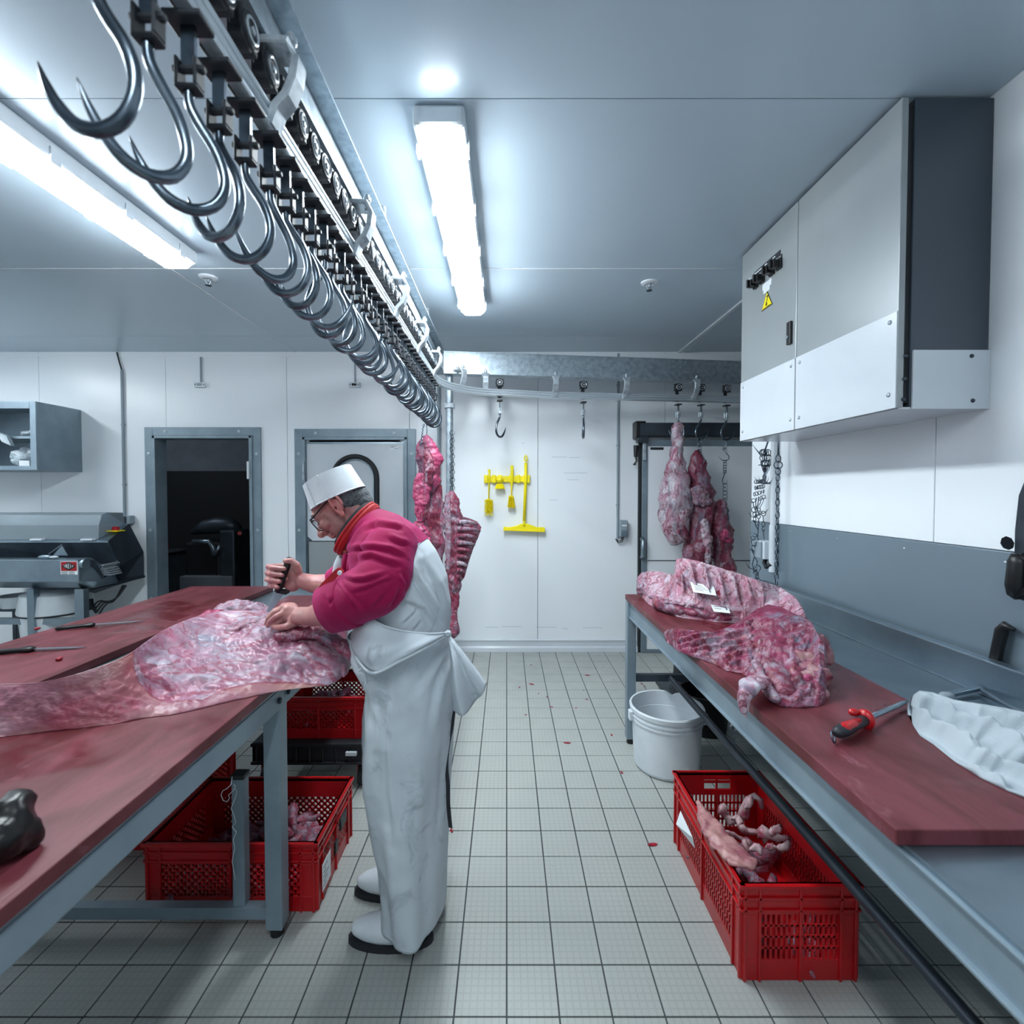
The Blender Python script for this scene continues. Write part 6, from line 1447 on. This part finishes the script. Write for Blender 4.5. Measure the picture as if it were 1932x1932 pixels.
# ---- jacket
def folds(seed, amp, dirv, fr=14, wob=1.6):
    d = Vector(dirv).normalized()
    def f(p, n_):
        q = Vector(p); w_ = noise.noise(q*5+Vector((seed, 0, 0)))*wob; x = q.dot(d)*fr+w_*2
        a = math.sin(x*2*math.pi*.5); a = a*abs(a)**.2
        return amp*a*(.5+.7*noise.noise(q*4+Vector((0, seed, 0)))) + amp*.35*fbm(q+Vector((seed, 3, 0)), 12, 3)
    return f
def proj(p):
    q = Vector(p)-Vector((0, 0, CAMH)); dep = q.y*CP - q.z*SP; up = q.y*SP + q.z*CP
    return 956+FOC*q.x/dep, 949-FOC*up/dep
def creases(lines, base=None):
    def f(p, n_):
        d = base(p, n_) if base else 0
        if n_.y > .35: return d
        x, y = proj(p); P2 = Vector((x, y))
        for (pl, w_, a_) in lines:
            best = 1e9; bt = 0; sg = 1
            for i in range(len(pl)-1):
                A = Vector(pl[i]); B = Vector(pl[i+1]); AB = B-A; tt = max(0, min(1, (P2-A).dot(AB)/AB.length_squared)); C = A+AB*tt; dd = (P2-C).length
                if dd < best: best = dd; bt = (i+tt)/(len(pl)-1); sg = 1 if (AB.x*(P2.y-A.y)-AB.y*(P2.x-A.x)) > 0 else -1
            if best < w_*4:
                en = min(1, 4*bt+.15, 4*(1-bt)+.15); u_ = best*sg
                d += a_*en*(-math.exp(-(u_/w_)**2)+.75*math.exp(-((u_+1.9*w_)/(w_*1.2))**2))
        return d
    return f
CR1 = [([(651, 1043), (679, 1038), (706, 1036), (735, 1040), (762, 1052)], 4, .009), ([(690, 1003), (713, 991), (746, 996), (757, 1002)], 4, .008), ([(688, 982), (668, 1004), (656, 1028)], 3, .006),
       ([(672, 1060), (700, 1052), (726, 1062), (756, 1070)], 4.5, .009), ([(650, 1092), (665, 1098), (690, 1097), (730, 1086)], 4, .008), ([(664, 1120), (694, 1112), (722, 1100), (740, 1094)], 4, .006),
       ([(634, 1100), (654, 1123), (676, 1152)], 2.5, .007), ([(642, 1106), (662, 1128), (684, 1152)], 2.5, -.004), ([(764, 1122), (768, 1100), (758, 1080)], 3.5, .007), ([(735, 1148), (748, 1128), (756, 1110)], 4, .006), ([(612, 1125), (622, 1140), (628, 1130)], 3, .005), ([(700, 1150), (720, 1132), (728, 1118)], 4, .004), ([(730, 1016), (752, 1026), (770, 1030)], 4, .006)]
CR2 = [([(766, 1056), (778, 1090), (803, 1128), (840, 1177)], 5, .010), ([(728, 1128), (766, 1140), (798, 1153), (815, 1180)], 5, .009), ([(716, 1160), (728, 1140), (738, 1125)], 4, .008), ([(800, 1060), (825, 1110), (838, 1160)], 5, .006), ([(760, 1180), (775, 1165), (790, 1150)], 3, .006), ([(782, 1190), (795, 1172)], 3, .006)]
tor = M()
def sec(px, py, hw, hd, ang, Y=PY, n=40):           # ellipse section: centre px, half width (px) across, half depth m
    c = W(px, py, Y); u = Vector((math.cos(ang), 0, math.sin(ang)))*hw*k_
    return [c+u*math.cos(2*math.pi*k/n)+Vector((0, 1, 0))*hd*math.sin(2*math.pi*k/n) for k in range(n)]
TS = [(764, 1215, 86, .17, 0), (764, 1180, 84, .175, 0), (764, 1140, 86, .185, .03), (758, 1100, 86, .20, .15), (746, 1066, 80, .215, .35), (728, 1036, 70, .21, .62), (709, 1014, 58, .175, .82), (692, 998, 46, .12, .9), (680, 988, 38, .085, .9)]
def interp_sec(v):
    x = v*(len(TS)-1); i = min(int(x), len(TS)-2); f = x-i; f = f*f*(3-2*f)*.3+f*.7
    return tuple(a+(b_-a)*f for a, b_ in zip(TS[i], TS[i+1]))
tor.rings([sec(*interp_sec(j/32)) for j in range(33)])
tm = remesh(tor, .0045, 6, 'torso_cloth', creases(CR1+CR2, folds(3, .0022, (.6, .1, -.8), 7)))
pA_, pB_ = W(803, 1018), W(758, 1056)                    # seam line between magenta yoke and white back
dv = (pB_-pA_).normalized(); nrm = Vector((dv.z, 0, -dv.x))
if nrm.z < 0: nrm = -nrm
def cut_mesh(me, co, no, keep_out):
    bm = bmesh.new(); bm.from_mesh(me); bmesh.ops.bisect_plane(bm, geom=bm.verts[:]+bm.edges[:]+bm.faces[:], plane_co=co, plane_no=no, clear_outer=not keep_out, clear_inner=keep_out)
    out = bpy.data.meshes.new(me.name); bm.to_mesh(out); bm.free(); return out
jk = cut_mesh(tm, pA_, nrm, True); wb = cut_mesh(tm, pA_+nrm*.003, nrm, False)
jo = obj('jacket', jk, 'magenta', person, smooth=True, solid=.004)
bo = obj('jacket_back', wb, 'apron', person, smooth=True)
obj('jacket_seam', M().bar(pA_+Vector((0, -.10, 0)), pB_+Vector((0, -.19, 0)), .003, .003), 'apron', bo)
# near sleeve
def tube_sec(P, R, n=36, fl=1.0, sub=6):
    rings_ = []; pts_ = []; rad = []
    for i in range(len(P)-1):
        for s_ in range(sub):
            f = s_/sub; a0 = P[max(i-1, 0)]; a3 = P[min(i+2, len(P)-1)]
            p = .5*((2*P[i])+(P[i+1]-a0)*f+(2*a0-5*P[i]+4*P[i+1]-a3)*f*f+(3*P[i]-a0-3*P[i+1]+a3)*f**3)
            pts_.append(p); rad.append(R[i]+(R[i+1]-R[i])*f)
    pts_.append(P[-1]); rad.append(R[-1]); return M().tube(pts_, rad, n, flat=fl, side=(0, 0, 1))
P = [W(744, 1014, 1.56), W(731, 1048, 1.50), W(724, 1084, 1.46), (W(708, 1108, 1.44)), W(680, 1124, 1.46), W(652, 1136, 1.49), W(620, 1150, 1.54), W(598, 1160, 1.575)]
sl = tube_sec(P, [.078, .084, .086, .088, .082, .074, .066, .064])
sleeve_f = creases(CR1, folds(7, .0028, (.75, 0, -.65), 7, 1.5))
slm = remesh(sl, .004, 4, 'sleeve', sleeve_f)
cend = W(620, 1150, 1.54); cdir = Vector((.91, 0, .41)).normalized()
slm = cut_mesh(slm, cend+cdir*.006, cdir, True)
so = obj('sleeve', slm, 'magenta', person, smooth=True, solid=.003)
Pc = [W(672, 1128, 1.47), W(650, 1137, 1.495), W(618, 1151, 1.545), W(596, 1161, 1.58)]
cf = tube_sec(Pc, [.084, .085, .076, .074], 36, 1, 5)
cfm = remesh(cf, .0045, 3, 'cuff', creases(CR1, folds(9, .001, (.9, 0, -.2), 9)))
cfm = cut_mesh(cfm, cend, cdir, True)
obj('cuff', cfm, 'magenta', so, smooth=True, solid=.004)
# far sleeve
Pf = [W(742, 1030, 1.78), W(708, 1056, 1.83), W(676, 1078, 1.87), W(652, 1092, 1.885), W(628, 1104, 1.89), W(612, 1108, 1.89)]
fs = remesh(tube_sec(Pf, [.09, .085, .078, .070, .060, .058]), .005, 4, 'sleeve', folds(12, .005, (.8, 0, -.5), 10))
fe = Pf[-2]; fd = Vector((.92, 0, .38)).normalized(); fs = cut_mesh(fs, fe+fd*.002, fd, True)
obj('sleeve', fs, 'magenta', person, smooth=True, solid=.003)
# red strap with a button on the near sleeve
def strip(path, wv, th, mat, name, par):
    m = M(); rings_ = []
    for i, p in enumerate(path):
        wv_ = wv[i] if isinstance(wv, list) else wv; t_ = (path[min(i+1, len(path)-1)]-path[max(i-1, 0)]).normalized(); nn = t_.cross(wv_).normalized()*th/2
        rings_.append([p-wv_/2-nn, p+wv_/2-nn, p+wv_/2+nn, p-wv_/2+nn])
    m.rings(rings_); return obj(name, m, mat, par, bevel=.001, seg=1)
sp = catm([W(646, 1074, 1.428), W(636, 1080, 1.432), W(622, 1094, 1.452), W(610, 1106, 1.475), W(603, 1118, 1.50), W(601, 1128, 1.53)], 4)
strip(sp, Vector((.014, -.004, -.014)), .004, 'red_trim', 'sleeve_strap', so)
bp = W(641, 1081, 1.42); obj('button', M().lathe(bp, [(.001, .003), (.0065, .003), (.0075, 0), (.001, -.001)], 16, 'y'), 'white_enamel', so, smooth='auto')
# collar
def ring_band(c, u, hd, nvec, w_, th, mat, name, par, a0=0, a1=2*math.pi, n=48, gath=0, flare=0):
    rings_ = []
    for k in range(n+1):
        a = a0+(a1-a0)*k/n; rad = u*math.cos(a)+Vector((0, hd*math.sin(a), 0)); o_ = rad.normalized()
        p = c+rad+o_*gath*math.sin(a*26)
        rings_.append([p, p+nvec*w_*.5+o_*(th+flare*.5), p+nvec*w_+o_*(flare), p+nvec*w_-o_*(th-flare), p-o_*th])
    m = M().rings(rings_, closed=False); return obj(name, m, mat, par, smooth='auto')
cA, cB = W(712, 957), W(648, 1046); cc_ = (cA+cB)/2; cu = (cA-cB)/2; cn = Vector((-cu.z, 0, cu.x)).normalized()
if cn.x > 0: cn = -cn
ring_band(cc_+cn*-.004, cu*1.02, .098, cn, .026, .006, 'red_trim', 'collar', jo, gath=.0006)
ring_band(cc_+cn*.016-cu*-.06, cu*.93, .086, cn, .022, .005, 'trouser', 'undershirt_collar', person)
obj('collar_roll', M().tube([cc_+cn*.022+cu*1.02*math.cos(2*math.pi*k/40)+Vector((0, .098*math.sin(2*math.pi*k/40), 0)) for k in range(40)], .0055, 8, True), 'red_trim', jo, smooth=True)
obj('placket', M().tube(catm([W(652, 1046, 1.57), W(649, 1062, 1.55), W(648, 1080, 1.55)], 4), .008, 8), 'magenta', jo, smooth=True)
obj('undershirt', M().tube([W(643, 1050, 1.64), W(640, 1064, 1.64), W(638, 1080, 1.64), W(640, 1095, 1.66)], [.012, .018, .02, .02], 12), 'apron', person, smooth=True)
# ---- apron
AS = [(1150, 684, 712), (1162, 672, 760), (1180, 664, 820), (1197, 661, 846), (1215, 663, 848), (1240, 668, 852), (1262, 680, 858), (1285, 694, 862), (1310, 692, 862), (1340, 688, 858), (1375, 688, 856), (1410, 689, 852), (1450, 692, 849), (1500, 701, 846), (1560, 712, 844), (1604, 720, 844), (1650, 726, 842), (1690, 728, 842)]
rows_ = []; nr_, nsg = 110, 120
y0, y1 = 1190, 1690
asn = [(a, b_, c) for a, b_, c in AS]
for j in range(nr_+1):
    py = y0+(y1-y0)*j/nr_; l, r_ = interp(asn, py); c = W((l+r_)/2, py); hw = (r_-l)/2*k_; v = (py-y0)/(y1-y0); row = []
    hd = .185+.03*min(1, v*3)-.02*max(0, v-.6)
    for k in range(nsg):
        a = 2*math.pi*k/nsg; p = c+Vector((hw*math.cos(a), hd*math.sin(a), 0)); nn = Vector((math.cos(a), math.sin(a), 0))
        fo = math.sin(a*5+2.5*noise.noise(Vector((v*2, a, 1)))+v*2)*.009*min(1, v*2)+math.sin(a*11+v*3)*.003*v
        fo += .006*math.sin((v*9-a*2.2)*2.4+2*noise.noise(Vector((a*1.5, v*5, 0))))*max(0, 1-v*2.2)
        fo += .004*fbm(p, 14, 3)
        fo *= (1-.75*abs(math.cos(a))**6)
        row.append(p+nn*fo)
    rows_.append(row)
am = mesh_of(M().rings(rows_, cap=False), 'apron')
CR3 = [([(728, 1270), (728, 1390)], 3, .004), ([(844, 1207), (800, 1274), (762, 1332)], 6, .010), ([(845, 1225), (820, 1300), (806, 1380)], 6, .008), ([(713, 1320), (725, 1404), (728, 1506), (739, 1604)], 7, .012), ([(700, 1340), (712, 1420), (716, 1500)], 5, .007), ([(838, 1380), (832, 1480), (822, 1600)], 6, .006), ([(775, 1420), (782, 1520), (776, 1640)], 9, .006)]
fa = creases(CR3); cs2 = [v.co.copy() for v in am.vertices]; ns2 = [v.normal.copy() for v in am.vertices]
for v, c_, n_ in zip(am.vertices, cs2, ns2): v.co = c_+n_*fa(c_, n_)
ao = obj('apron', am, 'apron', person, smooth=True, solid=.002)
# bib band slanting from the chest down to the waist knot, and the rim cord
bib_t = catm([W(684, 1152, 1.50), W(700, 1166, 1.45), W(730, 1182, 1.44), (W(775, 1192, 1.44)), W(815, 1195, 1.47), W(846, 1193, 1.56)], 8)
bib_b = catm([W(660, 1200, 1.60), W(672, 1236, 1.47), W(704, 1268, 1.40), (W(755, 1246, 1.40)), W(805, 1220, 1.44), W(846, 1196, 1.56)], 8)
bib_b[0] = W(664, 1196, 1.60)
rb = []
for i in range(len(bib_t)):
    col_ = []
    for k in range(15):
        f = k/14; p = bib_t[i].lerp(bib_b[i], f); p.y -= .030*math.sin(math.pi*f)*(.3+.7*math.sin(math.pi*i/(len(bib_t)-1))); p.y += .004*math.sin(f*9+i*.4); col_.append(p)
    rb.append(col_)
m = M(); nk = 15
for c_ in rb: m.v += [tuple(p) for p in c_]
for i in range(len(rb)-1):
    for k in range(nk-1): a = i*nk+k; m.f.append((a, a+1, a+nk+1, a+nk))
obj('apron_bib', m, 'apron', ao, smooth=True, solid=.003)
fb = M(); n0 = len(bib_t)
side_ = [W(684, 1152, 1.50), W(676, 1165, 1.56), W(668, 1185, 1.66), W(690, 1160, 1.84)]
lft = catm([W(684, 1152, 1.50), W(680, 1156, 1.60), W(680, 1156, 1.72), W(690, 1160, 1.83)], 6); lfb = catm([W(664, 1196, 1.60), W(661, 1200, 1.66), W(661, 1204, 1.74), W(668, 1210, 1.84)], 6)
m = M(); m.v = [tuple(p) for pr2 in zip(lft, lfb) for p in pr2]; m.f = [(2*i, 2*i+1, 2*i+3, 2*i+2) for i in range(len(lft)-1)]
obj('bib_edge', m, 'apron', ao, smooth=True, solid=.003)
obj('rim_cord', M().tube([p+Vector((0, -.004, 0)) for p in bib_t], .0035, 8), 'apron', ao, smooth=True)
obj('waist_cord', M().tube([p+Vector((0, -.008, 0)) for p in bib_b[8:]], .0045, 8), 'apron', ao, smooth=True)
obj('knot', M().ell(W(845, 1196, 1.56), (.012, .012, .012)).torus(W(838, 1197, 1.525), .006, .0025, (0, 1, 0)), 'apron', ao, smooth=True)
# loose end of the apron sticking out behind
fl_t = [(847, 1197), (858, 1212), (878, 1235), (898, 1262), (915, 1286)]; fl_b = [(848, 1215), (850, 1262), (853, 1300), (862, 1330), (872, 1318), ]
m = M(); nu_, nv_ = 24, 20
A_, B_, C_ = W(846, 1196, 1.58), W(918, 1287, 1.60), W(853, 1346, 1.52)
edge1 = catm([A_, W(868, 1222, 1.56), W(893, 1254, 1.57), B_], 6); edge2 = catm([A_, W(850, 1245, 1.52), W(850, 1300, 1.50), C_], 6)
for i in range(19):
    for k in range(nv_+1):
        f = k/nv_; p = edge1[i].lerp(edge2[i], f); u_ = i/18
        p = p+Vector((.012*math.sin(math.pi*f)*u_, -.028*math.sin(f*math.pi*3.2+.4)*u_-.02*math.sin(math.pi*f), -.02*math.sin(math.pi*f)*u_)); m.v.append(tuple(p))
for i in range(18):
    for k in range(nv_): a = i*(nv_+1)+k; m.f.append((a, a+1, a+nv_+2, a+nv_+1))
obj('apron_tail', m, 'apron', ao, smooth=True, solid=.003)
st_ = catm([W(856, 1338, 1.62), W(852, 1372, 1.60), W(846, 1402, 1.60), W(842, 1440, 1.59), W(845, 1480, 1.585), W(846, 1520, 1.58), W(850, 1562, 1.58)], 5)
strip(st_, Vector((.014, -.006, 0)), .003, 'trouser', 'dark_strap', ao)
obj('apron_tie', M().tube(catm([W(690, 1268, 1.45), W(682, 1262, 1.45), W(676, 1270, 1.45), W(686, 1272, 1.44), W(690, 1285, 1.44), W(687, 1297, 1.44)], 5), .0028, 6), 'apron', ao, smooth=True)
# ---- trousers and shoes
for (Y_, dx) in ((1.56, .02), (1.75, -.02)):
    m = M().tube([Vector((-.325+dx, Y_, .60)), Vector((-.325+dx, Y_, .35)), Vector((-.335+dx, Y_, .07))], [.07, .065, .06], 20)
    obj('trouser_leg', m, 'trouser', person, smooth=True)
    s2 = M().ell((-.40+dx, Y_, .045), (.14, .048, .045)).ell((-.33+dx, Y_, .06), (.06, .045, .06)); s2.v = [(x, y, max(z, .012)) for x, y, z in s2.v]
    so2 = obj('shoe', remesh(s2, .006, 3, 'shoe'), 'white_plastic', person, smooth=True)
    obj('sole', M().prism([(-.40+dx+.145*math.cos(a)*(1 if math.cos(a) < 0 else .95), Y_+.05*math.sin(a), 0) for a in [2*math.pi*k/24 for k in range(24)]], (0, 0, .018)), 'black_rubber', so2)
# ---- the knife in his far hand (a thing of its own)
t = thing('boning_knife', 'boning knife gripped point down in the raised fist of the butcher', 'knife', KB)
obj('handle', M().tube([KA, KA.lerp(KB, .06), KA.lerp(KB, .5), KA.lerp(KB, .85), KB], [.010, .015, .013, .015, .012], 12, flat=.8), 'black_plastic', t, smooth=True)
obj('finger_guard', M().prism([W(520, 1112, 1.88), W(543, 1113, 1.88), W(544, 1119, 1.88), W(538, 1123, 1.88), W(520, 1119, 1.88)], (0, .02, 0)), 'black_plastic', t, bevel=.004)
obj('blade', M().prism([HF(518, 1117, 1.89), HF(536, 1120, 1.89), HF(520, 1142, 1.885), HF(507, 1161, 1.88), HF(496, 1172, 1.875), HF(500, 1160, 1.88)], (0, .0022, 0)), 'blade', t)
